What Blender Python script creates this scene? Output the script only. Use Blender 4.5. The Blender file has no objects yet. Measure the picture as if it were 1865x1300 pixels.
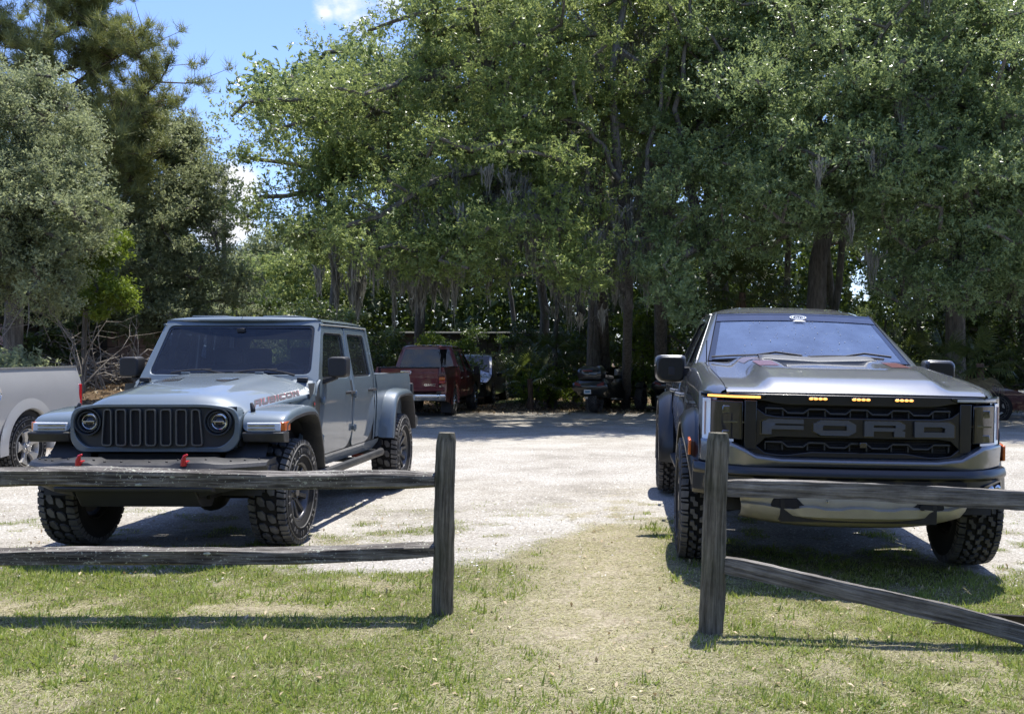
import bpy, bmesh, math, random
import numpy as np
from mathutils import Vector, Matrix
from math import radians as RAD, sin, cos, pi, sqrt, atan2
random.seed(7); np.random.seed(7)
sc = bpy.context.scene
COL = sc.collection

# ------------------------------------------------------------------ camera
cam_d = bpy.data.cameras.new('camera'); cam = bpy.data.objects.new('camera', cam_d); COL.objects.link(cam)
cam.location = (0, 0, 1.5); cam.rotation_euler = (RAD(90), 0, 0)
cam_d.sensor_width = 36; cam_d.lens = 36 * 1850 / 1865
cam_d.shift_x = -(1130 - 932.5) / 1865; cam_d.shift_y = -(650 - 640) / 1865
cam_d.clip_start = .1; cam_d.clip_end = 3000
sc.camera = cam

# ------------------------------------------------------------------ sky, sun, exposure
SUN = Vector((.12, .30, 1.05)).normalized()          # towards the sun
ELEV = math.asin(SUN.z); AZ = atan2(SUN.x, SUN.y)
world = bpy.data.worlds.new('World'); sc.world = world; world.use_nodes = True
wn = world.node_tree.nodes; wl = world.node_tree.links
for n in list(wn): wn.remove(n)
w_out = wn.new('ShaderNodeOutputWorld'); w_bg = wn.new('ShaderNodeBackground'); w_sky = wn.new('ShaderNodeTexSky')
w_sky.sky_type = 'NISHITA'; w_sky.sun_disc = False; w_sky.sun_elevation = ELEV; w_sky.sun_rotation = AZ
w_sky.altitude = 20; w_sky.air_density = 1.0; w_sky.dust_density = .6; w_sky.ozone_density = 2.0
w_tc = wn.new('ShaderNodeTexCoord')
def wmath(op, a, b=None, c=None):
    n = wn.new('ShaderNodeMath'); n.operation = op
    for i, v in enumerate((a, b, c)):
        if v is None: continue
        if isinstance(v, (int, float)): n.inputs[i].default_value = v
        else: wl.new(v, n.inputs[i])
    return n.outputs[0]
w_n = wn.new('ShaderNodeTexNoise'); w_n.inputs['Scale'].default_value = 9; w_n.inputs['Detail'].default_value = 9; w_n.inputs['Roughness'].default_value = .62
w_mp = wn.new('ShaderNodeMapping'); w_mp.inputs['Scale'].default_value = (1, 1, 1.7)
wl.new(w_tc.outputs['Generated'], w_mp.inputs[0]); wl.new(w_mp.outputs[0], w_n.inputs['Vector'])
w_d = None
for (dx, dy, dz, r, amp) in ((-.262, 1, .337, .062, .95), (-.292, 1, .332, .035, .85), (-.225, 1, .345, .05, .9), (-.05, 1, .36, .10, .8), (-.375, 1, .165, .045, .8), (-.392, 1, .115, .06, .95), (-.30, 1, .10, .08, .8), (.30, 1, .2, .3, .5), (-1, -.5, .5, .5, .75), (.6, -1, .7, .45, .75), (0, -.3, 1, .5, .6), (1, .2, .8, .4, .6), (-.2, -1, .35, .4, .7)):
    v = Vector((dx, dy, dz)).normalized()
    d = wn.new('ShaderNodeVectorMath'); d.operation = 'DISTANCE'; d.inputs[1].default_value = v
    wl.new(w_tc.outputs['Generated'], d.inputs[0])
    m = wn.new('ShaderNodeMapRange'); m.inputs[1].default_value = r; m.inputs[2].default_value = 0; m.inputs[3].default_value = 0; m.inputs[4].default_value = amp
    wl.new(d.outputs['Value'], m.inputs[0])
    w_d = m.outputs[0] if w_d is None else wmath('MAXIMUM', w_d, m.outputs[0])
w_c = wmath('ADD', wmath('MULTIPLY', w_d, .82), wmath('MULTIPLY_ADD', w_n.outputs['Fac'], 1.7, -.35))
w_cr = wn.new('ShaderNodeMapRange'); w_cr.interpolation_type = 'SMOOTHSTEP'
w_cr.inputs[1].default_value = .80; w_cr.inputs[2].default_value = 1.16
wl.new(w_c, w_cr.inputs[0])
w_mix = wn.new('ShaderNodeMix'); w_mix.data_type = 'RGBA'
wl.new(w_cr.outputs[0], w_mix.inputs[0]); w_tn = wn.new('ShaderNodeMix'); w_tn.data_type = 'RGBA'; w_tn.blend_type = 'MULTIPLY'; w_tn.inputs[0].default_value = 1; w_tn.inputs[7].default_value = (.68, .745, 1.0, 1); wl.new(w_sky.outputs[0], w_tn.inputs[6]); wl.new(w_tn.outputs[2], w_mix.inputs[6]); w_mix.inputs[7].default_value = (4.2, 4.3, 4.5, 1)
wl.new(w_mix.outputs[2], w_bg.inputs[0]); w_bg.inputs[1].default_value = .138
wl.new(w_bg.outputs[0], w_out.inputs[0])
sun_d = bpy.data.lights.new('sun', 'SUN'); sun = bpy.data.objects.new('sun', sun_d); COL.objects.link(sun)
sun_d.energy = 4.3; sun_d.angle = RAD(.53); sun_d.color = (1, .955, .88)
sun.rotation_euler = (-SUN).to_track_quat('-Z', 'Y').to_euler()
vs = sc.view_settings; vs.view_transform = 'Standard'; vs.look = 'None'; vs.exposure = .95; vs.gamma = 1; vs.use_curve_mapping = False
cy = sc.cycles; cy.max_bounces = 8; cy.diffuse_bounces = 3; cy.glossy_bounces = 4; cy.transmission_bounces = 6; cy.transparent_max_bounces = 12; cy.caustics_reflective = False; cy.caustics_refractive = False; cy.sample_clamp_indirect = 6; cy.use_denoising = True

# ------------------------------------------------------------------ node materials
def mat(name): 
    m = bpy.data.materials.new(name); m.use_nodes = True
    nt = m.node_tree; return m, nt.nodes, nt.links, nt.nodes['Principled BSDF'], nt.nodes['Material Output']
def rgba(c): return (c[0], c[1], c[2], 1)
def noise_node(N, L, scale, detail=4, rough=.55, coord='Object', stretch=None):
    tc = N.new('ShaderNodeTexCoord'); n = N.new('ShaderNodeTexNoise')
    n.inputs['Scale'].default_value = scale; n.inputs['Detail'].default_value = detail; n.inputs['Roughness'].default_value = rough
    if stretch:
        mp = N.new('ShaderNodeMapping'); mp.inputs['Scale'].default_value = stretch
        L.new(tc.outputs[coord], mp.inputs[0]); L.new(mp.outputs[0], n.inputs['Vector'])
    else: L.new(tc.outputs[coord], n.inputs['Vector'])
    return n.outputs['Fac']
def ramp(N, L, fac, stops):
    r = N.new('ShaderNodeValToRGB'); e = r.color_ramp.elements
    while len(e) < len(stops): e.new(.5)
    for i, (p, c) in enumerate(stops): e[i].position = p; e[i].color = rgba(c) if len(c) == 3 else c
    L.new(fac, r.inputs[0]); return r.outputs[0]
def mixc(N, L, f, a, b, mode='MIX'):
    m = N.new('ShaderNodeMix'); m.data_type = 'RGBA'; m.blend_type = mode
    for k, v in ((0, f), (6, a), (7, b)):
        if isinstance(v, (int, float)): m.inputs[k].default_value = v
        elif isinstance(v, tuple): m.inputs[k].default_value = rgba(v)
        else: L.new(v, m.inputs[k])
    return m.outputs[2]
def bump(N, L, P, h, strength=.3, dist=.01):
    b = N.new('ShaderNodeBump'); b.inputs['Strength'].default_value = strength; b.inputs['Distance'].default_value = dist
    L.new(h, b.inputs['Height']); L.new(b.outputs[0], P.inputs['Normal'])
def simple(name, c, rough=.5, metal=0, coat=0, var=.0, vs=8, bmp=0, bs=60, dust=0, spec=.5, coat_r=.04):
    m, N, L, P, O = mat(name)
    P.inputs['Roughness'].default_value = rough; P.inputs['Metallic'].default_value = metal
    P.inputs['Coat Weight'].default_value = coat; P.inputs['Coat Roughness'].default_value = coat_r
    P.inputs['Specular IOR Level'].default_value = spec
    col = c
    if var:
        f = noise_node(N, L, vs, 5)
        col = ramp(N, L, f, [(.3, tuple(x * (1 - var) for x in c)), (.7, tuple(min(1, x * (1 + var)) for x in c))])
    if dust:
        f = noise_node(N, L, 3.5, 8, .7); r = N.new('ShaderNodeMapRange'); r.inputs[1].default_value = .42; r.inputs[2].default_value = .75; r.inputs[4].default_value = dust
        L.new(f, r.inputs[0]); col = mixc(N, L, r.outputs[0], col, (.30, .28, .25))
    if isinstance(col, tuple): P.inputs['Base Color'].default_value = rgba(col)
    else: L.new(col, P.inputs['Base Color'])
    if bmp: bump(N, L, P, noise_node(N, L, bs, 6), bmp, .004)
    return m
def paint(name, c, metal=.35, flake=.12, rough=.38):
    m, N, L, P, O = mat(name)
    f = noise_node(N, L, 900, 1); r = ramp(N, L, f, [(.35, tuple(x * (1 - flake) for x in c)), (.65, tuple(x * (1 + flake) for x in c))])
    d = noise_node(N, L, 2.2, 8, .68); q = N.new('ShaderNodeMapRange'); q.inputs[1].default_value = .48; q.inputs[2].default_value = .85; q.inputs[4].default_value = .22
    L.new(d, q.inputs[0]); L.new(mixc(N, L, q.outputs[0], r, (.26, .25, .23)), P.inputs['Base Color'])
    P.inputs['Metallic'].default_value = metal; P.inputs['Roughness'].default_value = rough
    P.inputs['Coat Weight'].default_value = 1; P.inputs['Coat Roughness'].default_value = .025
    b = N.new('ShaderNodeBump'); b.inputs['Strength'].default_value = .03; b.inputs['Distance'].default_value = .02
    L.new(noise_node(N, L, 4, 2), b.inputs['Height']); L.new(b.outputs[0], P.inputs['Coat Normal'])
    return m
def glass(name, tint=(.12, .14, .16), haze=0.0, rough=.0, ior=1.62, hc=(.50, .55, .62)):
    # thin tinted glass: a tinted see-through layer under a mirror coat, plus a film of dust and painted sky sheen
    m, N, L, P, O = mat(name); N.remove(P)
    t = N.new('ShaderNodeBsdfTransparent'); t.inputs[0].default_value = rgba(tint)
    g = N.new('ShaderNodeBsdfGlossy'); g.inputs[0].default_value = (1, 1, 1, 1); g.inputs['Roughness'].default_value = rough
    fr = N.new('ShaderNodeFresnel'); fr.inputs[0].default_value = ior
    mx = N.new('ShaderNodeMixShader'); L.new(fr.outputs[0], mx.inputs[0]); L.new(t.outputs[0], mx.inputs[1]); L.new(g.outputs[0], mx.inputs[2])
    out = mx.outputs[0]
    if haze:
        d = N.new('ShaderNodeBsdfDiffuse'); d.inputs[0].default_value = rgba(hc)
        f = noise_node(N, L, 3.0, 7, .65); r = N.new('ShaderNodeMapRange'); r.inputs[1].default_value = .35; r.inputs[2].default_value = .8; r.inputs[3].default_value = haze * .75; r.inputs[4].default_value = haze * 1.5
        L.new(f, r.inputs[0]); m2 = N.new('ShaderNodeMixShader'); L.new(r.outputs[0], m2.inputs[0]); L.new(out, m2.inputs[1]); L.new(d.outputs[0], m2.inputs[2]); out = m2.outputs[0]
    L.new(out, O.inputs[0]); return m
def emit(name, c, s):
    m, N, L, P, O = mat(name); P.inputs['Base Color'].default_value = rgba(c); P.inputs['Emission Color'].default_value = rgba(c); P.inputs['Emission Strength'].default_value = s; return m

MB = simple('matte_black', (.018, .018, .020), .55, var=.2, bmp=.15, bs=250)
MBT = simple('textured_black', (.018, .019, .021), .50, var=.15, bmp=.25, bs=400, dust=.18)
GB = simple('gloss_black', (.008, .009, .011), .12, coat=.6)
DARK = simple('cavity_dark', (.006, .006, .007), .8)
RUB = simple('tyre_rubber', (.052, .051, .050), .75, var=.25, vs=14, bmp=.3, bs=120, dust=.5)
RUBD = simple('tyre_groove', (.006, .006, .006), .9)
UND = simple('undercarriage', (.022, .021, .020), .6, metal=.3, var=.3)
STL = simple('bare_steel', (.45, .45, .45), .35, metal=1, var=.15)
CHR = simple('chrome', (.75, .76, .78), .06, metal=1)
RIMG = simple('dark_alloy', (.085, .085, .088), .38, metal=.75, var=.12, dust=.25)
RIMS = simple('painted_alloy', (.42, .41, .39), .42, metal=.7, dust=.3)
RIMB = simple('black_alloy', (.02, .02, .021), .35, metal=.5, dust=.2)
LENSW = simple('clear_lens_white', (.72, .75, .80), .12, coat=1)
LENSR = simple('red_lens', (.42, .012, .016), .15, coat=1)
LENSA = simple('amber_lens', (.62, .13, .015), .18, coat=1)
LENSD = simple('lamp_lens_dark', (.010, .013, .019), .05, coat=.2, spec=.5)
REFD = simple('lamp_projector', (.16, .17, .19), .2, metal=1, var=.4, vs=40)
REFL = simple('lamp_reflector', (.5, .53, .57), .14, metal=1, var=.5, vs=30)
REDM = simple('red_hook', (.50, .012, .018), .4, coat=.3)
SEAT = simple('seat_trim', (.05, .05, .055), .7, var=.2)
AMBL = emit('amber_lit', (1.0, .40, .09), 1.2)
WHP = simple('plate_white', (.7, .72, .72), .5)
BLUP = simple('plate_print', (.08, .22, .34), .5)

# ------------------------------------------------------------------ objects
def tag(o, label=None, cat=None, group=None, kind=None):
    if label: o['label'] = label
    if cat: o['category'] = cat
    if group: o['group'] = group
    if kind: o['kind'] = kind
    return o
def empty(name, loc=(0, 0, 0), rot=(0, 0, 0), label=None, cat=None, group=None):
    o = bpy.data.objects.new(name, None); COL.objects.link(o); o.location = loc; o.rotation_euler = rot; o.empty_display_size = .2
    return tag(o, label, cat, group)
def smooth_mesh(me, ang=32):
    me.polygons.foreach_set('use_smooth', np.ones(len(me.polygons), dtype=bool))
    if ang is not None: me.set_sharp_from_angle(angle=RAD(ang))
class G:
    """collects shapes, then links them as ONE mesh object"""
    def __init__(s): s.V = []; s.F = []; s.Mi = []
    def add(s, VF, mi=0, M=None):
        V, F = VF; k = len(s.V)
        if M is not None: V = [tuple(M @ Vector(v)) for v in V]
        s.V += [tuple(v) for v in V]; s.F += [tuple(i + k for i in f) for f in F]; s.Mi += [mi] * len(F); return s
    def o(s, name, mats, parent=None, ang=32, bev=0, sub=0, solid=0, label=None, loc=None, segs=2, off=-1):
        me = bpy.data.meshes.new(name); me.from_pydata(s.V, [], s.F); me.update()
        bm = bmesh.new(); bm.from_mesh(me); bmesh.ops.remove_doubles(bm, verts=bm.verts, dist=1e-5)
        if not solid: bmesh.ops.recalc_face_normals(bm, faces=bm.faces)
        bm.to_mesh(me); bm.free()
        if not isinstance(mats, (list, tuple)): mats = [mats]
        for m in mats: me.materials.append(m)
        if len(mats) > 1 and len(me.polygons) == len(s.Mi): me.polygons.foreach_set('material_index', s.Mi)
        smooth_mesh(me, ang)
        ob = bpy.data.objects.new(name, me); COL.objects.link(ob)
        if parent is not None: ob.parent = parent
        if loc: ob.location = loc
        if label: ob['label'] = label
        if sub: q = ob.modifiers.new('sub', 'SUBSURF'); q.levels = q.render_levels = sub
        if solid: q = ob.modifiers.new('solid', 'SOLIDIFY'); q.thickness = solid; q.offset = off; q.use_even_offset = False
        if bev:
            q = ob.modifiers.new('bevel', 'BEVEL'); q.width = bev; q.segments = segs; q.limit_method = 'ANGLE'; q.angle_limit = RAD(35); q.harden_normals = False
        return ob
def one(VF, name, m, parent=None, **k): return G().add(VF).o(name, m, parent, **k)
def box(cx, cy, cz, sx, sy, sz, rot=None):
    V = [Vector((x * sx / 2, y * sy / 2, z * sz / 2)) for x in (-1, 1) for y in (-1, 1) for z in (-1, 1)]
    if rot: R = Matrix.Rotation(rot[0], 3, 'X') @ Matrix.Rotation(rot[1], 3, 'Y') @ Matrix.Rotation(rot[2], 3, 'Z'); V = [R @ v for v in V]
    return [(v.x + cx, v.y + cy, v.z + cz) for v in V], [(0, 1, 3, 2), (4, 6, 7, 5), (0, 4, 5, 1), (2, 3, 7, 6), (0, 2, 6, 4), (1, 5, 7, 3)]
def prism(poly, fn, d0, d1):
    """poly in (u,v); fn(u,v,d)->xyz; walls between depth d0 and d1"""
    n = len(poly); V = [fn(u, v, d0) for u, v in poly] + [fn(u, v, d1) for u, v in poly]
    return V, [tuple(range(n))[::-1], tuple(range(n, 2 * n))] + [(i, (i + 1) % n, n + (i + 1) % n, n + i) for i in range(n)]
XZ = lambda u, v, d: (u, d, v)
YZ = lambda u, v, d: (d, u, v)
XY = lambda u, v, d: (u, v, d)
def tube(pts, rad, n=8, cap=True):
    pts = [Vector(p) for p in pts]; V = []; F = []
    if not isinstance(rad, (list, tuple)): rad = [rad] * len(pts)
    up = Vector((0, 0, 1)); prev = None
    for i, p in enumerate(pts):
        t = (pts[min(i + 1, len(pts) - 1)] - pts[max(i - 1, 0)]).normalized()
        if prev is None: a = t.cross(up if abs(t.z) < .9 else Vector((1, 0, 0))).normalized()
        else: a = (prev - t * prev.dot(t)).normalized()
        prev = a; b = t.cross(a)
        for k in range(n):
            q = 2 * pi * k / n; V.append(tuple(p + (a * cos(q) + b * sin(q)) * rad[i]))
    for i in range(len(pts) - 1):
        for k in range(n): F.append((i * n + k, i * n + (k + 1) % n, (i + 1) * n + (k + 1) % n, (i + 1) * n + k))
    if cap: F += [tuple(range(n))[::-1], tuple(range((len(pts) - 1) * n, len(pts) * n))]
    return V, F
def revolve(prof, n=40, c=(0, 0, 0), axis='x', a0=0, a1=2 * pi, closed=False):
    """prof: (distance along axis, radius)"""
    V = []; F = []; full = abs(a1 - a0 - 2 * pi) < 1e-6; m = n if full else n + 1
    for i in range(m):
        a = a0 + (a1 - a0) * i / n
        for h, r in prof:
            p = {'x': (h, r * cos(a), r * sin(a)), 'y': (r * cos(a), h, r * sin(a)), 'z': (r * cos(a), r * sin(a), h)}[axis]
            V.append((p[0] + c[0], p[1] + c[1], p[2] + c[2]))
    k = len(prof)
    for i in range(n):
        j = (i + 1) % m
        for t in range(k - 1 + closed): u = (t + 1) % k; F.append((i * k + t, i * k + u, j * k + u, j * k + t))
    return V, F
def grid(rows, close=False):
    n = len(rows[0]); V = [tuple(p) for r in rows for p in r]; F = []
    for i in range(len(rows) - 1):
        for j in range(n - 1 + close): k = (j + 1) % n; F.append((i * n + j, i * n + k, (i + 1) * n + k, (i + 1) * n + j))
    return V, F
def loft(secs):
    V, F = grid(secs, True); n = len(secs[0]); return V, F + [tuple(range(n))[::-1], tuple(range((len(secs) - 1) * n, len(secs) * n))]
def ring(outer, inner, fn, steps=1, close=True):
    """band of faces between two outlines with the same number of points; fn(u,v)->xyz"""
    rows = []
    for s in range(steps + 1): t = s / steps; rows.append([fn(a[0] + (b[0] - a[0]) * t, a[1] + (b[1] - a[1]) * t) for a, b in zip(outer, inner)])
    return grid(rows, close)
def rrect(x0, x1, y0, y1, r, n=4):
    P = []
    if not isinstance(r, (list, tuple)): r = [r] * 4
    for (cx, cy, a, q) in ((x1 - r[0], y1 - r[0], 0, r[0]), (x0 + r[1], y1 - r[1], 90, r[1]), (x0 + r[2], y0 + r[2], 180, r[2]), (x1 - r[3], y0 + r[3], 270, r[3])):
        for i in range(n + 1): t = RAD(a + 90 * i / n); P.append((cx + q * cos(t), cy + q * sin(t)))
    return P
def rpoly(P, r, n=3):
    """round the corners of a polygon; r number or list"""
    out = []; m = len(P)
    for i in range(m):
        p = Vector(P[i]); a = Vector(P[i - 1]); b = Vector(P[(i + 1) % m]); q = r[i] if isinstance(r, (list, tuple)) else r
        da = (a - p); db = (b - p); q = min(q, da.length * .45, db.length * .45); A = p + da.normalized() * q; B = p + db.normalized() * q
        for k in range(n + 1): t = k / n; out.append(tuple(A * (1 - t) ** 2 + p * 2 * t * (1 - t) + B * t * t))
    return out
def shrinkpoly(P, d):
    """inset a polygon (anticlockwise) by d"""
    out = []; m = len(P)
    ar = sum(P[i][0] * P[(i + 1) % m][1] - P[(i + 1) % m][0] * P[i][1] for i in range(m)); s = 1 if ar > 0 else -1
    for i in range(m):
        p = Vector(P[i]); a = (p - Vector(P[i - 1])); b = (Vector(P[(i + 1) % m]) - p)
        if a.length < 1e-9: a = b
        if b.length < 1e-9: b = a
        a.normalize(); b.normalize(); na = Vector((-a.y, a.x)) * s; nb = Vector((-b.y, b.x)) * s; k = na + nb; k = k / max(k.dot(na), .3) if k.length > .2 else na
        out.append(tuple(p + k * d))
    return out
def mir(VF):
    V, F = VF; return [(-v[0], v[1], v[2]) for v in V], [tuple(reversed(f)) for f in F]
def sph(c, r, n=10, m=6, sc_=(1, 1, 1)):
    prof = [(cos(pi * i / m), sin(pi * i / m)) for i in range(m + 1)]
    V, F = revolve([(h, max(q, 1e-4)) for h, q in prof], n); return [(v[0] * r * sc_[0] + c[0], v[1] * r * sc_[1] + c[1], v[2] * r * sc_[2] + c[2]) for v in V], F
def copy_tree(o, parent=None):
    c = o.copy(); COL.objects.link(c); c.parent = parent
    for ch in list(o.children): copy_tree(ch, c)
    return c
def lerp(a, b, t): return a + (b - a) * t
def itp(x, xs, ys): return float(np.interp(x, xs, ys))
# block letters, unit height; loops may hold holes
GL = {
 'F': ([(0, 0), (.34, 0), (.34, .34), (1.5, .34), (1.5, .60), (.46, .60), (.46, .72), (1.5, .72), (1.5, 1), (.24, 1), (0, .80)],),
 'O': ([(.28, 0), (1.27, 0), (1.55, .26), (1.55, .74), (1.27, 1), (.28, 1), (0, .74), (0, .26)], [(.34, .34), (.34, .66), (1.21, .66), (1.21, .34)]),
 'R': ([(0, 0), (.34, 0), (.34, .34), (1.1, .34), (1.1, 0), (1.5, 0), (1.5, .34), (1.38, .42), (1.5, .52), (1.5, .80), (1.28, 1), (0, 1)], [(.34, .58), (.34, .74), (1.15, .74), (1.15, .58)]),
 'D': ([(0, 0), (1.5, 0), (1.5, .80), (1.28, 1), (0, 1)], [(.34, .33), (.34, .68), (1.02, .68), (1.15, .60), (1.15, .33)]),
 'U': ([(.2, 0), (1.2, 0), (1.4, .2), (1.4, 1), (1.02, 1), (1.02, .32), (.38, .32), (.38, 1), (0, 1), (0, .2)],),
 'B': ([(0, 0), (1.2, 0), (1.4, .2), (1.4, .42), (1.28, .52), (1.4, .62), (1.4, .8), (1.2, 1), (0, 1)], [(.36, .27), (.36, .42), (1.02, .42), (1.02, .27)], [(.36, .60), (.36, .75), (1.02, .75), (1.02, .60)]),
 'I': ([(0, 0), (.4, 0), (.4, 1), (0, 1)],),
 'C': ([(.2, 0), (1.4, 0), (1.4, .30), (.38, .30), (.38, .70), (1.4, .70), (1.4, 1), (.2, 1), (0, .8), (0, .2)],),
 'N': ([(0, 0), (.36, 0), (.36, .55), (1.0, 0), (1.4, 0), (1.4, 1), (1.04, 1), (1.04, .45), (.4, 1), (0, 1)],),
 'G': ([(.2, 0), (1.4, 0), (1.4, .58), (.8, .58), (.8, .36), (1.05, .36), (1.05, .28), (.36, .28), (.36, .72), (1.4, .72), (1.4, 1), (.2, 1), (0, .8), (0, .2)],),
 'M': ([(0, 0), (.34, 0), (.34, .5), (.8, .1), (1.26, .5), (1.26, 0), (1.6, 0), (1.6, 1), (1.26, 1), (.8, .55), (.34, 1), (0, 1)],),
}
def text_mesh(word, adv=None, gap=.2, extr=.0, italic=0.0, off=0):
    """block letters as verts and faces: letters run along x, stand in y, depth in z"""
    cu = bpy.data.curves.new('t', 'CURVE'); cu.dimensions = '2D'; cu.fill_mode = 'BOTH'; cu.extrude = extr; cu.offset = off; x = 0
    for ch in word:
        g = GL[ch]; w = max(p[0] for p in g[0])
        for lp in g:
            sp = cu.splines.new('POLY'); sp.points.add(len(lp) - 1); sp.use_cyclic_u = True
            for i, p in enumerate(lp): sp.points[i].co = (x + p[0] + p[1] * italic, p[1], 0, 1)
        x += (adv or (w + gap))
    ob = bpy.data.objects.new('t', cu); COL.objects.link(ob); dg = bpy.context.evaluated_depsgraph_get(); me = ob.evaluated_get(dg).to_mesh()
    V = [tuple(v.co) for v in me.vertices]; F = [tuple(p.vertices) for p in me.polygons]; ob.to_mesh_clear(); bpy.data.objects.remove(ob); bpy.data.curves.remove(cu)
    return (V, F), x
def font_mesh(word, extr=.002):
    cu = bpy.data.curves.new('t', 'FONT'); cu.body = word; cu.extrude = extr; cu.resolution_u = 3
    ob = bpy.data.objects.new('t', cu); COL.objects.link(ob); dg = bpy.context.evaluated_depsgraph_get(); me = ob.evaluated_get(dg).to_mesh()
    V = [tuple(v.co) for v in me.vertices]; F = [tuple(p.vertices) for p in me.polygons]; ob.to_mesh_clear(); bpy.data.objects.remove(ob); bpy.data.curves.remove(cu)
    return V, F
def mapv(VF, fn): return [fn(*v) for v in VF[0]], VF[1]

# ------------------------------------------------------------------ noise used for masks
def vnoise(x, y, seed=0):
    x = np.asarray(x, dtype=np.float64); y = np.asarray(y, dtype=np.float64)
    xi = np.floor(x).astype(np.int64); yi = np.floor(y).astype(np.int64); fx = x - xi; fy = y - yi
    def h(a, b):
        n = (a * 374761393 + b * 668265263 + seed * 1442695041) & 0xffffffff
        n = ((n ^ (n >> 13)) * 1274126177) & 0xffffffff; n = (n ^ (n >> 16)) & 0xffff
        return n / 65535.0
    sx = fx * fx * (3 - 2 * fx); sy = fy * fy * (3 - 2 * fy)
    return (h(xi, yi) * (1 - sx) + h(xi + 1, yi) * sx) * (1 - sy) + (h(xi, yi + 1) * (1 - sx) + h(xi + 1, yi + 1) * sx) * sy
def fbm(x, y, s=1.0, oct=4, seed=0):
    v = 0; a = .5; t = 0
    for i in range(oct): v = v + a * vnoise(np.asarray(x) * s + 17.3 * i, np.asarray(y) * s - 9.1 * i, seed + i); t += a; a *= .55; s *= 2.1
    return v / t
def sstep(a, b, x): t = np.clip((x - a) / (b - a), 0, 1); return t * t * (3 - 2 * t)
def gz(x, y):
    """height of the ground"""
    x = np.asarray(x, dtype=float); y = np.asarray(y, dtype=float)
    z = -.0145 * (np.clip(y, 8, 34) - 8)
    lat = np.interp(x, [-1.2, .4, 2.5, 4.5], [0, .015, -.06, -.09]) * sstep(14, 9, y)
    z = z + 1.05 * sstep(17, 26, y) * sstep(-8.6, -11.2, x)
    return z + lat + .014 * (fbm(x, y, 1.3, 3, 5) - .5) * sstep(60, 30, y)
def gzf(x, y): return float(gz(x, y))

# ================================================================== split rail fence
def wood(name, c0, c1, axis, lichen=.0, green=0.0):
    m, N, L, P, O = mat(name)
    st = {'x': (1.2, 26, 26), 'z': (26, 26, 1.2)}[axis]
    f = noise_node(N, L, 2.2, 9, .68, 'Object', st); f2 = noise_node(N, L, 5, 6, .65)
    c = ramp(N, L, f, [(.30, tuple(x * .22 for x in c0)), (.44, c0), (.62, c1), (.80, tuple(min(1, x * 1.35) for x in c1))])
    c = mixc(N, L, .65, c, ramp(N, L, f2, [(.35, (.30, .29, .28)), (.65, (1, 1, 1))]), 'MULTIPLY')
    if green: c = mixc(N, L, ramp(N, L, noise_node(N, L, 3, 5), [(.45, (0, 0, 0)), (.7, (green,) * 3)]), c, (.10, .105, .05))
    if lichen:
        v = noise_node(N, L, 60, 4, .6); w = noise_node(N, L, 2.5, 3); k = N.new('ShaderNodeMath'); k.operation = 'MULTIPLY_ADD'; L.new(w, k.inputs[0]); k.inputs[1].default_value = .35; L.new(v, k.inputs[2])
        c = mixc(N, L, ramp(N, L, k.outputs[0], [(.78 - lichen, (0, 0, 0)), (.80 - lichen, (1, 1, 1))]), c, (.36, .37, .30))
    L.new(c, P.inputs['Base Color']); P.inputs['Roughness'].default_value = .85; P.inputs['Specular IOR Level'].default_value = .25
    b = N.new('ShaderNodeBump'); b.inputs['Strength'].default_value = .9; b.inputs['Distance'].default_value = .012; L.new(f, b.inputs['Height']); L.new(b.outputs[0], P.inputs['Normal'])
    return m
WR = wood('weathered_rail', (.080, .070, .060), (.30, .28, .25), 'x', -.015)
WR2 = wood('weathered_rail_grey', (.14, .128, .112), (.33, .31, .28), 'x')
WP = wood('weathered_post', (.11, .098, .075), (.26, .235, .185), 'x', 0, .35)
def timber(name, p0, p1, prof, m, parent, seed, n=40, taper=(1, 1), sag=0):
    """rough split timber between two points: prof = list of (side, up) outline"""
    rs = np.random.RandomState(seed); p0 = Vector(p0); p1 = Vector(p1); d = p1 - p0; Ln = d.length; t = d.normalized()
    up = Vector((0, 0, 1)) if abs(t.z) < .8 else Vector((0, 1, 0)); side = t.cross(up).normalized(); up = side.cross(t)
    k = len(prof); ph = rs.uniform(0, 6, (k, 3)); V = []
    for i in range(n + 1):
        u = i / n; c = Vector((u * Ln, 0, sag * 4 * u * (1 - u))); w = lerp(taper[0], taper[1], u); e = min(1, .82 + 6 * min(u, 1 - u)) if n > 10 else 1; r = []
        for j, (a, b) in enumerate(prof):
            q = 1 + .07 * sin(ph[j, 0] + u * Ln * 2.1) + .05 * sin(ph[j, 1] + u * Ln * 6.3) + .025 * sin(ph[j, 2] + u * Ln * 19) + rs.uniform(-.025, .025)
            r.append((c.x, a * w * q * e, c.z + b * w * q * e + .006 * sin(u * Ln * 3 + seed)))
        V.append(r)
    o = G().add(loft(V)).o(name, m, parent, ang=38)
    M = Matrix((t, -side, up)).transposed().to_4x4(); o.matrix_basis = Matrix.Translation(p0) @ M
    return o
RP = [(.062, .052), (.0, .060), (-.060, .040), (-.062, .030), (-.050, -.045), (.0, -.058), (.050, -.044), (.060, .0)]
SQ = [(.030, .066), (-.030, .062), (-.036, .0), (-.030, -.066), (.030, -.064), (.036, .0)]
Fa = empty('split_rail_fence', (-1.02, 5.8, gzf(-1.02, 5.8)), label='weathered post with two lichened rails in front of the slotted grille pickup', cat='fence', group='split rail fences at the edge of the lot')
def post(x, y, h, lean, r, parent, m, seed, top):
    PP = [(r * cos(a) * (1.0 if i % 2 else .93), r * sin(a)) for i, a in enumerate([2 * pi * k / 12 for k in range(12)])]
    o = timber('post', (x, y, -.15), (x + lean, y, h), PP, m, parent, seed, 24, (1.08, .98)); return o
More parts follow.
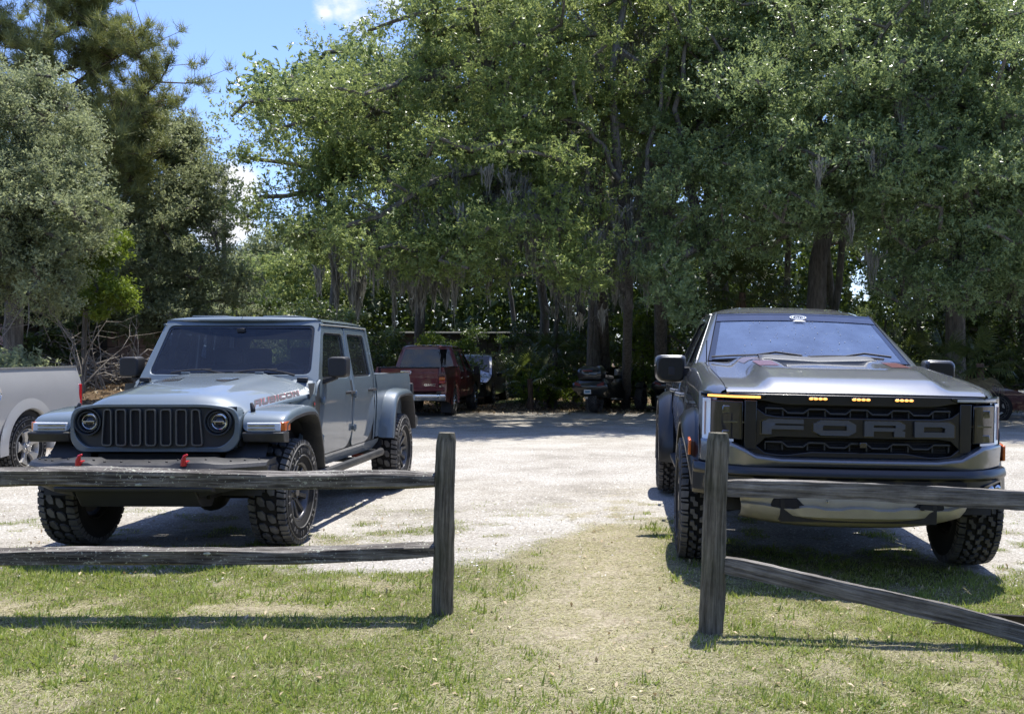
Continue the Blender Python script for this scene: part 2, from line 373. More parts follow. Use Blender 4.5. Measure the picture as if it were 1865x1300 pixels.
pa = post(0, 0, 1.035, .028, .062, Fa, WP, 3, 1)
timber('rail', (-5.2, -.02, .775), (-.035, -.005, .762), RP, WR, Fa, 11, 60, (1.15, .82), .012)
timber('rail', (-5.2, -.02, .385), (-.035, -.005, .362), RP, WR, Fa, 23, 60, (.92, .80), -.045)
g = G(); rs = random.Random(3)
for i in range(9):
    u = rs.random() ** .8; hi = rs.random() < .7; g.add(sph((-5.0 + 4.8 * u, -.066, (.775 if hi else .345) + rs.uniform(-.03, .03)), rs.uniform(.005, .016), 6, 4, (1.5, .35, .6)))
o = g.o('lichen', simple('lichen_pale', (.33, .35, .27), .9, var=.3, vs=60), Fa); o['kind'] = 'stuff'
Fb = empty('split_rail_fence', (.485, 5.40, gzf(.485, 5.40)), label='leaning post with one level rail and one fallen rail in front of the lettered pickup', cat='fence', group='split rail fences at the edge of the lot')
post(-.012, 0, 1.055, .045, .066, Fb, WP, 5, 1)
timber('rail', (.045, .0, .765), (2.30, .05, .672), SQ, WR2, Fb, 31, 50, (.66, .86))
timber('rail', (.045, .0, .362), (1.95, -.10, -.085), SQ, WR2, Fb, 41, 50, (.66, .82), .022)
g = G(); 
for i in range(7): g.add(tube([(1.25 + .05 * i, .25 + .02 * i, .05), (1.5, .18 - .02 * i, .09 + .01 * i), (2.0 + .1 * i, .10, .06)], .007, 5))
bs = g.o('dead_branch', simple('dead_twig', (.06, .05, .045), .9), None); bs.location = (.485, 5.40, gzf(2.4, 5.4)); tag(bs, 'tangle of dark dead twigs on the grass behind the fallen rail', 'branch')

# ================================================================== ground
def grasscov(x, y):
    yb = np.interp(x, [-9, -4, -1.5, -.9, -.3, .3, 1.0, 1.6, 3, 6], [7.5, 7.5, 7.35, 7.5, 8.6, 9.2, 8.3, 7.5, 7.2, 7.6])
    n = fbm(x, y, 1.1, 4, 3) - .5; n2 = fbm(x, y, 3.6, 3, 9)
    c = sstep(yb + .35, yb - .45, y + 2.6 * n)
    pat = sstep(.55, .68, n2) * sstep(yb + 3.6, yb + .1, y) * .7
    path = np.exp(-((x - (-.02 - .02 * y)) / .66) ** 2) * sstep(3.0, 5.2, y) * (.85 + .8 * (fbm(x, y, 2.2, 4, 27) - .35))
    bare = sstep(.50, .68, fbm(x, y, 2.3, 5, 21)) * .52
    bare = np.maximum(bare, .85 * np.exp(-((y - 5.95) / .22) ** 2) * sstep(-1.2, -1.9, x) * sstep(.40, .55, fbm(x, y, 2.6, 3, 33)))
    return np.clip(np.maximum(c, pat), 0, 1), np.clip(np.maximum(path * .95, bare), 0, 1)
xs = np.concatenate([np.array([-420, -260, -150, -90, -60, -42, -30]), np.arange(-24, -6.2, .3), np.arange(-6.2, 4.2, .062), np.arange(4.2, 16, .3), np.array([18, 24, 32, 45, 70, 120, 220, 420])])
ys = np.concatenate([np.array([-300, -120, -40, -12, -4, 0, 2]), np.arange(3.2, 11.5, .062), np.arange(11.5, 16, .10), np.arange(16, 38, .25), np.array([40, 44, 50, 60, 80, 120, 200, 420])])
XX, YY = np.meshgrid(xs, ys); ZZ = gz(XX, YY)
cv, st_ = grasscov(XX, YY)
near = YY < 12.5
grn = np.where(YY < 11.9, cv, .0); 
ZZ = ZZ + np.where(near, (fbm(XX, YY, 9, 3, 71) - .5) * .02 * (.4 + cv), 0)
nx, ny = len(xs), len(ys)
V = np.stack([XX, YY, ZZ], -1).reshape(-1, 3)
idx = np.arange(nx * ny).reshape(ny, nx); F = np.stack([idx[:-1, :-1], idx[:-1, 1:], idx[1:, 1:], idx[1:, :-1]], -1).reshape(-1, 4)
def fastmesh(name, V, F, m, parent=None, attrs=None, smooth=False):
    me = bpy.data.meshes.new(name); n = len(V); k = F.shape[1]; f = len(F)
    me.vertices.add(n); me.vertices.foreach_set('co', np.ascontiguousarray(V, dtype=np.float32).ravel())
    me.loops.add(f * k); me.loops.foreach_set('vertex_index', np.ascontiguousarray(F, dtype=np.int32).ravel())
    me.polygons.add(f); me.polygons.foreach_set('loop_start', np.arange(0, f * k, k, dtype=np.int32)); me.polygons.foreach_set('loop_total', np.full(f, k, dtype=np.int32))
    if smooth: me.polygons.foreach_set('use_smooth', np.ones(f, dtype=bool))
    for an, (ty, dat) in (attrs or {}).items():
        a = me.attributes.new(an, ty, 'POINT'); a.data.foreach_set('color' if ty == 'FLOAT_COLOR' else 'value', np.ascontiguousarray(dat, dtype=np.float32).ravel())
    me.update(); me.validate(); me.materials.append(m)
    o = bpy.data.objects.new(name, me); COL.objects.link(o)
    if parent: o.parent = parent
    return o
litter = sstep(28.5, 32.5, YY + 1.5 * (fbm(XX, YY, .5, 3, 51) - .5)); litter = np.maximum(litter, sstep(-8.3, -9.3, XX) * sstep(15.5, 18, YY))
far_green = sstep(.52, .68, fbm(XX, YY, .45, 4, 61)) * litter * sstep(-9, -7.5, XX)
m, N, L, P, O = mat('ground')
at = N.new('ShaderNodeAttribute'); at.attribute_name = 'mask'; sp = N.new('ShaderNodeSeparateColor'); L.new(at.outputs['Color'], sp.inputs[0])
geo = N.new('ShaderNodeNewGeometry')
def gnoise(scale, detail=5, rough=.6, kind='N'):
    n = N.new('ShaderNodeTexNoise' if kind == 'N' else 'ShaderNodeTexVoronoi'); n.inputs['Scale'].default_value = scale
    if kind == 'N': n.inputs['Detail'].default_value = detail; n.inputs['Roughness'].default_value = rough
    L.new(geo.outputs['Position'], n.inputs['Vector']); return n.outputs['Fac'] if kind == 'N' else n
f1 = gnoise(45, 5, .75); f2 = gnoise(.75, 8, .7); f3 = gnoise(9, 5, .7); vo = gnoise(70, kind='V')
grav = ramp(N, L, f1, [(.28, (.17, .16, .14)), (.42, (.36, .342, .305)), (.56, (.54, .52, .47)), (.72, (.74, .72, .67))])
grav = mixc(N, L, .5, grav, ramp(N, L, vo.outputs['Color'], [(.2, (.52, .50, .47)), (.8, (1, 1, 1))]), 'MULTIPLY')
grav = mixc(N, L, .6, grav, ramp(N, L, f2, [(.36, (.46, .43, .38)), (.48, (.80, .77, .73)), (.60, (1, 1, 1))]), 'MULTIPLY')
soil = mixc(N, L, .55, ramp(N, L, f3, [(.3, (.17, .14, .095)), (.5, (.31, .265, .185)), (.7, (.44, .39, .29))]), ramp(N, L, f1, [(.35, (.10, .08, .05)), (.5, (.32, .28, .19)), (.65, (.58, .52, .38))]))
thatch = ramp(N, L, f1, [(.3, (.035, .040, .015)), (.5, (.10, .10, .040)), (.7, (.26, .23, .12))])
lit = ramp(N, L, gnoise(16, 6, .75), [(.32, (.025, .018, .012)), (.46, (.085, .058, .036)), (.58, (.18, .125, .072)), (.70, (.32, .24, .15))])
grs = ramp(N, L, gnoise(22, 5, .7), [(.35, (.02, .035, .010)), (.6, (.075, .11, .030))])
c = mixc(N, L, sp.outputs[0], grav, mixc(N, L, sp.outputs[1], thatch, soil))
c = mixc(N, L, sp.outputs[2], c, lit)
at2 = N.new('ShaderNodeAttribute'); at2.attribute_name = 'green'; c = mixc(N, L, at2.outputs['Fac'], c, grs)
L.new(c, P.inputs['Base Color']); P.inputs['Roughness'].default_value = .95; P.inputs['Specular IOR Level'].default_value = .12
b = N.new('ShaderNodeBump'); b.inputs['Strength'].default_value = .8; b.inputs['Distance'].default_value = .02
a_ = N.new('ShaderNodeMath'); a_.operation = 'MULTIPLY_ADD'; L.new(f1, a_.inputs[0]); a_.inputs[1].default_value = 1; L.new(f3, a_.inputs[2]); L.new(a_.outputs[0], b.inputs['Height']); L.new(b.outputs[0], P.inputs['Normal'])
msk = np.stack([grn, st_, litter, np.ones_like(grn)], -1)
gr_ = fastmesh('ground', V, F, m, attrs={'mask': ('FLOAT_COLOR', msk), 'green': ('FLOAT', far_green)}, smooth=True); gr_['kind'] = 'structure'

# ------------------------------------------------------------------ leaf materials
def leafmat(name, cols, rough=.42, trans=.35, tr=(.16, .22, .03), spec=.5):
    m, N, L, P, O = mat(name); a = N.new('ShaderNodeAttribute'); a.attribute_name = 'tint'
    c = ramp(N, L, a.outputs['Fac'], [(i / (len(cols) - 1), x) for i, x in enumerate(cols)])
    L.new(c, P.inputs['Base Color']); P.inputs['Roughness'].default_value = rough; P.inputs['Specular IOR Level'].default_value = spec
    if trans:
        t = N.new('ShaderNodeBsdfTranslucent'); L.new(mixc(N, L, .6, c, tr), t.inputs[0]); x = N.new('ShaderNodeMixShader'); x.inputs[0].default_value = trans
        L.new(P.outputs[0], x.inputs[1]); L.new(t.outputs[0], x.inputs[2]); L.new(x.outputs[0], O.inputs[0])
    return m
def blades(name, m, P_, L_, W_, tilt, tint, kind='stuff', parent=None):
    n = len(P_); az = np.random.uniform(0, 2 * pi, n); d = np.stack([np.cos(az) * np.sin(tilt), np.sin(az) * np.sin(tilt), np.cos(tilt)], 1)
    s = np.stack([-np.sin(az + .6), np.cos(az + .6), np.zeros(n)], 1) * (W_ / 2)[:, None]
    mid = P_ + d * (L_ * .5)[:, None] + s * .1; tip = P_ + d * L_[:, None] - np.array([0, 0, 1]) * (L_ * .18 * np.sin(tilt))[:, None]
    V = np.stack([P_ - s, P_ + s, tip], 1).reshape(-1, 3); F = np.arange(n * 3).reshape(n, 3)
    o = fastmesh(name, V, F, m, parent, {'tint': ('FLOAT', np.repeat(tint, 3))})
    if kind: o['kind'] = kind
    return o
GRM = leafmat('grass_blade', [(.095, .155, .028), (.175, .245, .045), (.27, .33, .07), (.38, .38, .15), (.50, .45, .27), (.62, .57, .40)], .5, .42, (.36, .42, .08), .3)
def scatter(n, y0, y1, xl=-.62, xr=.42, mg=.9):
    y = y0 + (y1 - y0) * np.random.rand(n) ** 1.15; x = np.random.uniform(0, 1, n); a = xl * y - mg; b_ = xr * y + mg; return a + (b_ - a) * x, y
x, y = scatter(640000, 3.7, 11.8); cvv, sv = grasscov(x, y)
keep = np.random.rand(len(x)) < cvv * (1.0 - .62 * sv) * np.clip(1.25 - y * .045, .4, 1); x = x[keep]; y = y[keep]; sv = sv[keep]; cvv = cvv[keep]; n = len(x)
tall = sstep(.58, .75, fbm(x, y, 3.2, 3, 81)); gn = fbm(x, y, .9, 3, 91)
ln = (.012 + .024 * np.random.rand(n)) * (1 + .9 * tall) * (1 - .35 * sv); tl = np.abs(np.random.normal(.85, .38, n)) + .4 * sv
tint = np.clip(.06 + .42 * np.random.rand(n) + .30 * (gn - .42) * 1.6 + np.where(np.random.rand(n) < .17 + .72 * sv, .42 + .2 * np.random.rand(n), 0), 0, 1)
gz0 = gz(x, y) + (fbm(x, y, 9, 3, 71) - .5) * .02 * (.4 + cvv)
blades('lawn_grass', GRM, np.stack([x, y, gz0 - .003], 1), ln, .0055 + .0035 * np.random.rand(n), np.clip(tl, .05, 1.45), tint)
# broad leaved weeds and coarse tufts
C = 4200; cx_, cy_ = scatter(C, 3.8, 9.5); c1, s1 = grasscov(cx_, cy_); k = (c1 > .5) & (np.random.rand(C) < .30 + .7 * (fbm(cx_, cy_, .8, 3, 15) > .5)) & (s1 < .6); cx_ = cx_[k]; cy_ = cy_[k]
per = 18; X0 = np.repeat(cx_, per) + np.random.normal(0, .028, len(cx_) * per); Y0 = np.repeat(cy_, per) + np.random.normal(0, .028, len(cx_) * per); n = len(X0); big = np.repeat(np.random.rand(len(cx_)), per)
blades('grass_tuft', GRM, np.stack([X0, Y0, gz(X0, Y0) - .002], 1), (.014 + .048 * np.random.rand(n)) * (.5 + .8 * big), .007 + .011 * np.random.rand(n) * big, np.clip(np.abs(np.random.normal(.75, .35, n)), 0, 1.4), np.clip(.16 + .30 * np.random.rand(n) - .1 * big, 0, 1))
# straw thatch lying flat
x, y = scatter(300000, 3.7, 10.5); c1, s1 = grasscov(x, y); k = np.random.rand(len(x)) < (.10 + s1) * c1; x = x[k]; y = y[k]; n = len(x)
blades('straw_thatch', GRM, np.stack([x, y, gz(x, y) + .002], 1), .025 + .04 * np.random.rand(n), .0035 + .002 * np.random.rand(n), np.random.uniform(1.15, 1.54, n), .62 + .38 * np.random.rand(n))
# gravel stones, dry leaves
def bits(name, m, x, y, z, r, flat, tint):
    n = len(x); O_ = np.array([(1, 0, 0), (-1, 0, 0), (0, 1, 0), (0, -1, 0), (0, 0, 1), (0, 0, -1)], float); FF = np.array([(0, 2, 4), (2, 1, 4), (1, 3, 4), (3, 0, 4)])
    V = O_[None] * r[:, None, None] * np.random.uniform(.6, 1.2, (n, 6, 1)); V[:, :, 2] *= flat; a = np.random.uniform(0, pi, n); ca, sa = np.cos(a)[:, None], np.sin(a)[:, None]
    V = np.stack([V[:, :, 0] * ca - V[:, :, 1] * sa, V[:, :, 0] * sa + V[:, :, 1] * ca, V[:, :, 2]], 2) + np.stack([x, y, z], 1)[:, None]
    V = V[:, :5].reshape(-1, 3); F = (FF[None] + (np.arange(n) * 5)[:, None, None]).reshape(-1, 3)
    o = fastmesh(name, V, F, m, None, {'tint': ('FLOAT', np.repeat(tint, 5))}); o['kind'] = 'stuff'; return o
STM = leafmat('gravel_stone', [(.14, .13, .12), (.36, .34, .31), (.56, .54, .49), (.72, .70, .66)], .9, 0)
x, y = scatter(36000, 6.6, 17); c1, s1 = grasscov(x, y); k = np.random.rand(len(x)) > c1 * .9; x = x[k]; y = y[k]; n = len(x)
bits('gravel', STM, x, y, gz(x, y) + .001, .003 + .010 * np.random.rand(n) ** 3, .6, np.random.rand(n))
def leafcards(name, m, Pc, size, tint, up=.3, kind='stuff', parent=None, asp=.42, fold=.0, tri=False):
    """rhombic leaves, size = half length; random facing with an upward bias"""
    n = len(Pc); d = np.random.normal(size=(n, 3)); d /= np.linalg.norm(d, axis=1)[:, None]
    q = np.random.normal(size=(n, 3)); q[:, 2] += up * 2; nrm = q - d * np.sum(q * d, 1)[:, None]; nrm /= np.linalg.norm(nrm, axis=1)[:, None] + 1e-9
    s = np.cross(d, nrm) * (size * asp)[:, None]; dd = d * size[:, None]
    if tri:
        V = np.stack([Pc - dd, Pc + s * 1.25 + dd * .25, Pc - s * .75 + dd], 1).reshape(-1, 3); o = fastmesh(name, V, np.arange(n * 3).reshape(n, 3), m, parent, {'tint': ('FLOAT', np.repeat(tint, 3))}); o['kind'] = 'stuff'; return o
    V = np.stack([Pc - dd, Pc + s - dd * .1 + nrm * (fold * size)[:, None], Pc + dd, Pc - s - dd * .1 + nrm * (fold * size)[:, None]], 1).reshape(-1, 3); F = np.arange(n * 4).reshape(n, 4)
    o = fastmesh(name, V, F, m, parent, {'tint': ('FLOAT', np.repeat(tint, 4))})
    if kind: o['kind'] = kind
    return o
DLM = leafmat('dry_leaf', [(.10, .065, .035), (.24, .165, .09), (.42, .32, .19), (.60, .50, .34)], .7, .1, (.4, .25, .1))
x, y = scatter(700, 4, 9.5); n = len(x); a1 = leafcards('dry_leaves', DLM, np.stack([x, y, gz(x, y) + .012], 1), .010 + .014 * np.random.rand(n), .45 + .55 * np.random.rand(n), up=6, fold=.2)
x, y = scatter(26000, 17, 38, mg=2); n = len(x); k = (np.random.rand(n) < sstep(28.5, 32, y) + sstep(-8.5, -9.5, x)); x, y = x[k], y[k]; n = len(x)
leafcards('leaf_litter', DLM, np.stack([x, y, gz(x, y) + .02], 1), .025 + .045 * np.random.rand(n), np.random.rand(n) ** .8, up=2.2, fold=.2)

# ================================================================== trees
def bark(name, c0, c1):
    m, N, L, P, O = mat(name); f = noise_node(N, L, 3, 8, .7, 'Object', (5, 5, 1)); L.new(ramp(N, L, f, [(.3, c0), (.7, c1)]), P.inputs['Base Color']); P.inputs['Roughness'].default_value = .95; P.inputs['Specular IOR Level'].default_value = .1
    bump(N, L, P, f, .8, .03); return m
BKO = bark('oak_bark', (.055, .050, .044), (.20, .19, .17)); BKP = bark('pine_bark', (.05, .035, .028), (.15, .11, .085)); DEADW = bark('dead_wood', (.13, .115, .10), (.30, .275, .24))
LF_OAK = leafmat('oak_leaf', [(0.084, 0.131, 0.042), (0.149, 0.212, 0.059), (0.233, 0.307, 0.077), (0.328, 0.403, 0.102)], .36, .5, (.42, .47, .17), .5)
LF_RIGHT = leafmat('shade_oak_leaf', [(0.104, 0.157, 0.075), (0.162, 0.232, 0.104), (0.232, 0.315, 0.129), (0.348, 0.436, 0.157)], .33, .45, (.40, .47, .17), .55)
LF_GREY = leafmat('grey_green_leaf', [(0.134, 0.162, 0.095), (0.210, 0.249, 0.138), (0.277, 0.319, 0.168), (0.361, 0.403, 0.218)], .5, .46, (.46, .50, .24), .4)
LF_LIME = leafmat('lime_leaf', [(0.070, 0.112, 0.020), (0.133, 0.203, 0.028), (0.210, 0.287, 0.042), (0.294, 0.378, 0.063)], .42, .42, (.30, .38, .04), .4)
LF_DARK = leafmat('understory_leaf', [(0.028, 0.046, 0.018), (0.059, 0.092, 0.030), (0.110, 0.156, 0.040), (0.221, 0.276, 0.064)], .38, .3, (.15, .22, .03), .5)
NEED = leafmat('pine_needle', [(0.119, 0.147, 0.057), (0.203, 0.232, 0.085), (0.309, 0.328, 0.114), (0.428, 0.415, 0.154)], .5, .35, (.30, .32, .08), .4)
MOSS = leafmat('spanish_moss', [(0.149, 0.149, 0.127), (0.241, 0.241, 0.207), (0.345, 0.345, 0.305)], .9, .3, (.3, .3, .25), .1)
def in_blobs(blobs, n, rs, shell=.45):
    w = np.array([b[3] * b[4] * b[5] for b in blobs]) ** .62; w /= w.sum(); k = rs.choice(len(blobs), n, p=w); B = np.array(blobs)[k]
    d = rs.normal(size=(n, 3)); d /= np.linalg.norm(d, axis=1)[:, None]; r = rs.uniform(shell ** 3, 1, n) ** (1 / 3)
    return B[:, :3] + d * B[:, 3:6] * r[:, None]
def skeleton(trunk, tr, cents, rs, bend=.35):
    """grow limbs from the trunk to every clump; returns a G of tubes"""
    pts = [Vector(p) for p in trunk]; nodes = []; par = []
    for i in range(len(pts) - 1):
        for k in range(4): nodes.append(pts[i].lerp(pts[i + 1], k / 4)); par.append(len(nodes) - 2)
    nodes.append(pts[-1]); par.append(len(nodes) - 2); nt = len(nodes); depth = [0.0] * nt
    order = np.argsort(np.min([np.linalg.norm(cents - np.array(p), axis=1) for p in pts], axis=0)); arr = np.array([tuple(n) for n in nodes]); dp = np.linspace(0, 3, nt)[::-1] * .0
    dl = list(np.linspace(2.5, 0, nt)); ends = []
    for ci in order:
        c = cents[ci]; A = np.array([tuple(n) for n in nodes]); dist = np.linalg.norm(A - c, axis=1) + .18 * np.array(dl) + np.where(A[:, 2] > c[2] + .5, .6, 0); dist[:3] += 50
        j = int(np.argmin(dist)); p = nodes[j]; q = Vector(c); D = (q - p).length; m_ = max(1, int(D / .55)); last = j
        side = Vector(rs.normal(size=3)) * min(bend * D * .25, .28); side.z = abs(side.z) * .8
        for k in range(1, m_ + 1):
            t = k / m_; nn = p.lerp(q, t) + side * (4 * t * (1 - t)) * .6 + Vector(rs.normal(size=3)) * .05 * (t < 1); nodes.append(nn); par.append(last); last = len(nodes) - 1; dl.append(dl[j] + D * t)
        ends.append(last)
    cnt = np.zeros(len(nodes)); 
    for e in ends: cnt[e] += 1
    for i in range(len(nodes) - 1, 0, -1):
        if par[i] >= 0: cnt[par[i]] += cnt[i] if cnt[i] else 0
    rad = .014 + .020 * np.sqrt(cnt); 
    tot = max(1, len(cents))
    for i in range(nt): rad[i] = lerp(tr, tr * .45, i / nt)
    rad = np.minimum(rad, tr)
    g = G(); ch = {}
    for i, p in enumerate(par):
        if p >= 0: ch.setdefault(p, []).append(i)
    done = set(); starts = [(-1, 0)]
    while starts:
        p0, i = starts.pop(); path = [p0, i] if p0 >= 0 else [i]
        while True:
            cs = [c for c in ch.get(path[-1], [])]
            if not cs: break
            cs.sort(key=lambda c: -rad[c] - (5 if c < nt and path[-1] < nt else 0)); path.append(cs[0]); starts += [(path[-2], c) for c in cs[1:]]
        if len(path) > 1:
            rr_ = [float(rad[k]) for k in path]
            if p0 >= 0: rr_[0] = min(rr_[0], rr_[1] * 1.15)
            g.add(tube([nodes[k] for k in path], rr_, 9 if rr_[0] > .1 else 5, cap=False))
    return g
def sprigs(cents, R, twigs, lpt, rs, flat=.65, droop=0):
    """leaf positions along short twigs fanning out of every clump; also a random tint per leaf"""
    n = len(cents); Rn = R * rs.uniform(.65, 1.25, n); C = np.repeat(cents, twigs, 0); Rr = np.repeat(Rn, twigs)
    d = rs.normal(size=(len(C), 3)); d /= np.linalg.norm(d, axis=1)[:, None]; d[:, 2] = d[:, 2] * flat + .08 - droop; s0 = C + d * (Rr * rs.uniform(.15, .75, len(C)))[:, None]
    d2 = d + rs.normal(size=d.shape) * .45; d2[:, 2] += .25 - droop * 1.5; d2 /= np.linalg.norm(d2, axis=1)[:, None]; tl = Rr * rs.uniform(.35, .75, len(C))
    t = rs.uniform(.05, 1, (len(C), lpt, 1)); P_ = s0[:, None] + d2[:, None] * tl[:, None, None] * t + rs.normal(size=(len(C), lpt, 3)) * .030
    tw = np.repeat(rs.uniform(-.18, .18, len(C)), lpt); cl = np.repeat(rs.uniform(-.14, .14, n), twigs * lpt); 
    return P_.reshape(-1, 3), np.clip(.42 + tw + cl + rs.uniform(-.22, .22, len(tw)), 0, 1)
def moss(name, pts, rs, parent, ln=(.5, 1.8), per=38):
    """hanging clumps: long wavy strands in the middle, short ones round the edge"""
    n = len(pts) * per; r = np.abs(rs.normal(size=n)) * .11; az = rs.uniform(0, 2 * pi, n); sx = np.repeat(rs.uniform(.6, 2.2, len(pts)), per)
    P_ = np.repeat(pts, per, 0) + np.stack([np.cos(az) * r * sx, np.sin(az) * r, rs.normal(size=n) * .06], 1)
    l = np.repeat(rs.uniform(ln[0], ln[1], len(pts)) * rs.uniform(.35, 1, len(pts)), per) * np.exp(-(r / .16) ** 2) * rs.uniform(.45, 1.1, n) + .06; w = rs.uniform(.007, .020, n); a2 = rs.uniform(0, pi, n)
    K = 6; ph = rs.uniform(0, 6, n); rows = []
    for k in range(K):
        u = k / (K - 1); c = P_ + np.stack([np.sin(ph + u * 5 * l) * .035 * u - np.cos(az) * r * sx * .5 * u, np.cos(ph * 2 + u * 6 * l) * .035 * u, -l * u], 1) + rs.normal(size=(n, 3)) * .012
        ww = w * (1.0, 1.3, .8, 1.2, .7, .15)[k]; s = np.stack([np.cos(a2) * ww, np.sin(a2) * ww, np.zeros(n)], 1); rows += [c - s, c + s]
    V = np.stack(rows, 1).reshape(-1, 3); k = np.arange(n)[:, None] * (2 * K); F = np.concatenate([k + [2 * i, 2 * i + 1, 2 * i + 3, 2 * i + 2] for i in range(K - 1)], 0)
    o = fastmesh(name, V, F, MOSS, parent, {'tint': ('FLOAT', np.repeat(rs.rand(n), 2 * K))}); o['kind'] = 'stuff'; return o
def tree(name, label, trunk, tr, blobs, nc, R, twigs, lpt, size, lm, seed, bm=BKO, shell=.4, mossn=0, mosszone=None, flat=.65, group=None, droop=0, cat='tree', asp=.42):
    rs = np.random.RandomState(seed); base = Vector(trunk[0]); base.z = gzf(base.x, base.y)
    r_ = empty(name, base, label=label, cat=cat, group=group); loc = lambda a: a - np.array(tuple(base))
    c = in_blobs(blobs, nc, rs, shell); trl = [tuple(Vector(p) - base) for p in trunk]; trl[0] = (0, 0, -.15); cl = loc(c)
    skeleton(trl, tr, cl, rs).o('trunk', bm, r_, ang=60)
    P_, ti = sprigs(cl, R, twigs, lpt, rs, flat, droop); s = size * rs.uniform(.6, 1.35, len(P_))
    leafcards('crown', lm, P_, s, ti, .35, 'stuff', r_, asp, tri=True)
    if mossn:
        zc = cl[rs.choice(len(cl), mossn)] + rs.normal(size=(mossn, 3)) * [.5, .5, .1]
        if mosszone is not None: a = in_blobs(mosszone, mossn, rs, 0); zc = loc(a)
        moss('spanish_moss', zc, rs, r_)
    return r_
def T_(px, Y, py=None): return ((px - 1130) * Y / 1850, Y, 1.5 - (py - 640) * Y / 1850 if py is not None else 0)
def B(px, py, Y, rx, rz, ry=None): x_, y_, z_ = T_(px, Y, py); return (x_, y_, z_, rx, ry if ry else rx * .8, rz)
# middle live oak, its crown reaching far to the left
tree('live_oak', 'broad live oak with sunlit crown spreading left over the maroon pickup', [T_(1100, 34), T_(1095, 32, 560), T_(1085, 29, 400), T_(1060, 27, 260), T_(990, 26.5, 120)], .26,
     [B(545, 290, 23.8, 1.8, 2.1), B(515, 320, 23.8, 1.0, 1.3), B(640, 225, 23.8, 1.5, 1.3), B(720, 260, 22.8, 2.3, 2.4), B(640, 400, 23.8, 1.9, 1.2), B(820, 150, 23.8, 2.6, 2.6), B(900, 330, 22.8, 2.8, 1.8), B(960, 60, 23.8, 2.6, 2.6), B(760, 430, 22.3, 2.4, .9), B(1020, 240, 23.8, 1.7, 1.8), B(930, 470, 22.8, 2.6, .9), B(850, 20, 24.8, 1.6, 1.2), (-7.5, 29.5, 9, 2.6, 2.8, 1.2), (-3.5, 30, 10, 3, 2.8, 1.3), (.3, 30, 10.5, 2.6, 2.8, 1.2)],  # rearmost blobs are hidden crown, added to shade the far ground
     420, .70, 40, 13, .048, LF_OAK, 101, mossn=120, mosszone=[B(720, 470, 23.5, 1.9, .9, 1.5), B(1000, 420, 24, 2.4, 1.3, 1.5), B(850, 360, 23, 2.4, 1.0, 1.5), B(1060, 520, 25, 1.0, .8, 1)], group='live oaks round the lot')
# tall trees in the middle with visible limbs
thin = tree('live_oak', 'tall thin oak with bare dark limbs and hanging moss in the middle', [T_(1140, 33), T_(1145, 27, 520), T_(1125, 24, 300), T_(1112, 24, 140), T_(1150, 25, -60)], .15,
     [B(1130, 30, 24.5, 2.2, 2.0), B(1250, 60, 25.5, 2.4, 2.2), B(1200, 200, 24.5, 1.4, 1.0), B(1080, 160, 23.5, 1.2, 1.0), B(1050, -40, 24.5, 2.4, 1.5)], 120, .55, 36, 12, .048, LF_OAK, 102, mossn=130, mosszone=[B(1220, 90, 26.5, 2.6, 1.6, 1.5), B(1170, 320, 26.5, 1.0, .8, 1)], group='live oaks round the lot')
b0 = thin.location
for i, (pp, r0) in enumerate((([(1148, 25.5, 560), (1112, 24.3, 470), (1078, 23.6, 385), (1066, 23.2, 300), (1040, 23.2, 240)], .10), ([(1145, 26, 500), (1180, 24, 400), (1176, 23.6, 300), (1205, 23.6, 180), (1215, 24, 60)], .085), ([(1128, 24, 330), (1095, 23.6, 262), (1060, 23.3, 226), (1010, 23, 215)], .07), ([(1215, 26.5, 420), (1240, 24, 300), (1232, 23.8, 200), (1250, 23.8, 90), (1262, 24, -20)], .09))):
    q = [Vector(T_(*p)) - b0 for p in pp]; q = [a.lerp(b, u) + Vector((.05 * sin(7 * (j + u) + i), .04 * cos(5 * (j + u)), 0)) for j, (a, b) in enumerate(zip(q, q[1:])) for u in (0, .25, .5, .75)] + [q[-1]]
    G().add(tube(q, [lerp(r0, r0 * .35, k / len(q)) for k in range(len(q))], 8, False)).o('limb', BKO, thin, ang=60)
tree('live_oak', 'oak with two upright dark limbs above the lettered pickup mirror', [T_(1205, 33), T_(1203, 30, 500), T_(1215, 28, 300), T_(1290, 28, 150), T_(1330, 28, -60)], .22,
     [B(1300, 120, 25.2, 2.0, 2.0), B(1400, 0, 26.2, 2.8, 2.2), B(1240, 400, 23.2, 1.2, 1.5), B(1260, 250, 24.2, 1.3, 1.0), B(1215, 520, 22.7, .8, 1.0)], 190, .55, 42, 13, .048, LF_RIGHT, 103, mossn=130, mosszone=[B(1330, 60, 27, 2.6, 1.4, 1.5), B(1180, 450, 27, 1.2, 1.2, 1)], group='live oaks round the lot')
tree('live_oak', 'dense dark oak filling the view above the lettered pickup cab', [T_(1480, 27), T_(1490, 27, 480), T_(1530, 27, 300), T_(1560, 27, 100)], .30,
     [B(1400, 230, 23.2, 2.2, 1.8), B(1550, 120, 23.2, 2.8, 2.2), B(1500, 330, 22.7, 2.2, 1.3), B(1400, 400, 23.2, 1.5, .9), B(1640, 250, 23.2, 2.4, 1.8), B(1560, 20, 25.2, 3.4, 2.0), B(1380, 90, 24.2, 2.0, 1.5), (4, 30, 10, 2.8, 2.8, 1.3), (8, 30, 10, 2.8, 2.8, 1.3)],  # blobs at the back sit hidden, put in for ground shade
     380, .68, 42, 13, .047, LF_RIGHT, 104, mossn=40, group='live oaks round the lot')
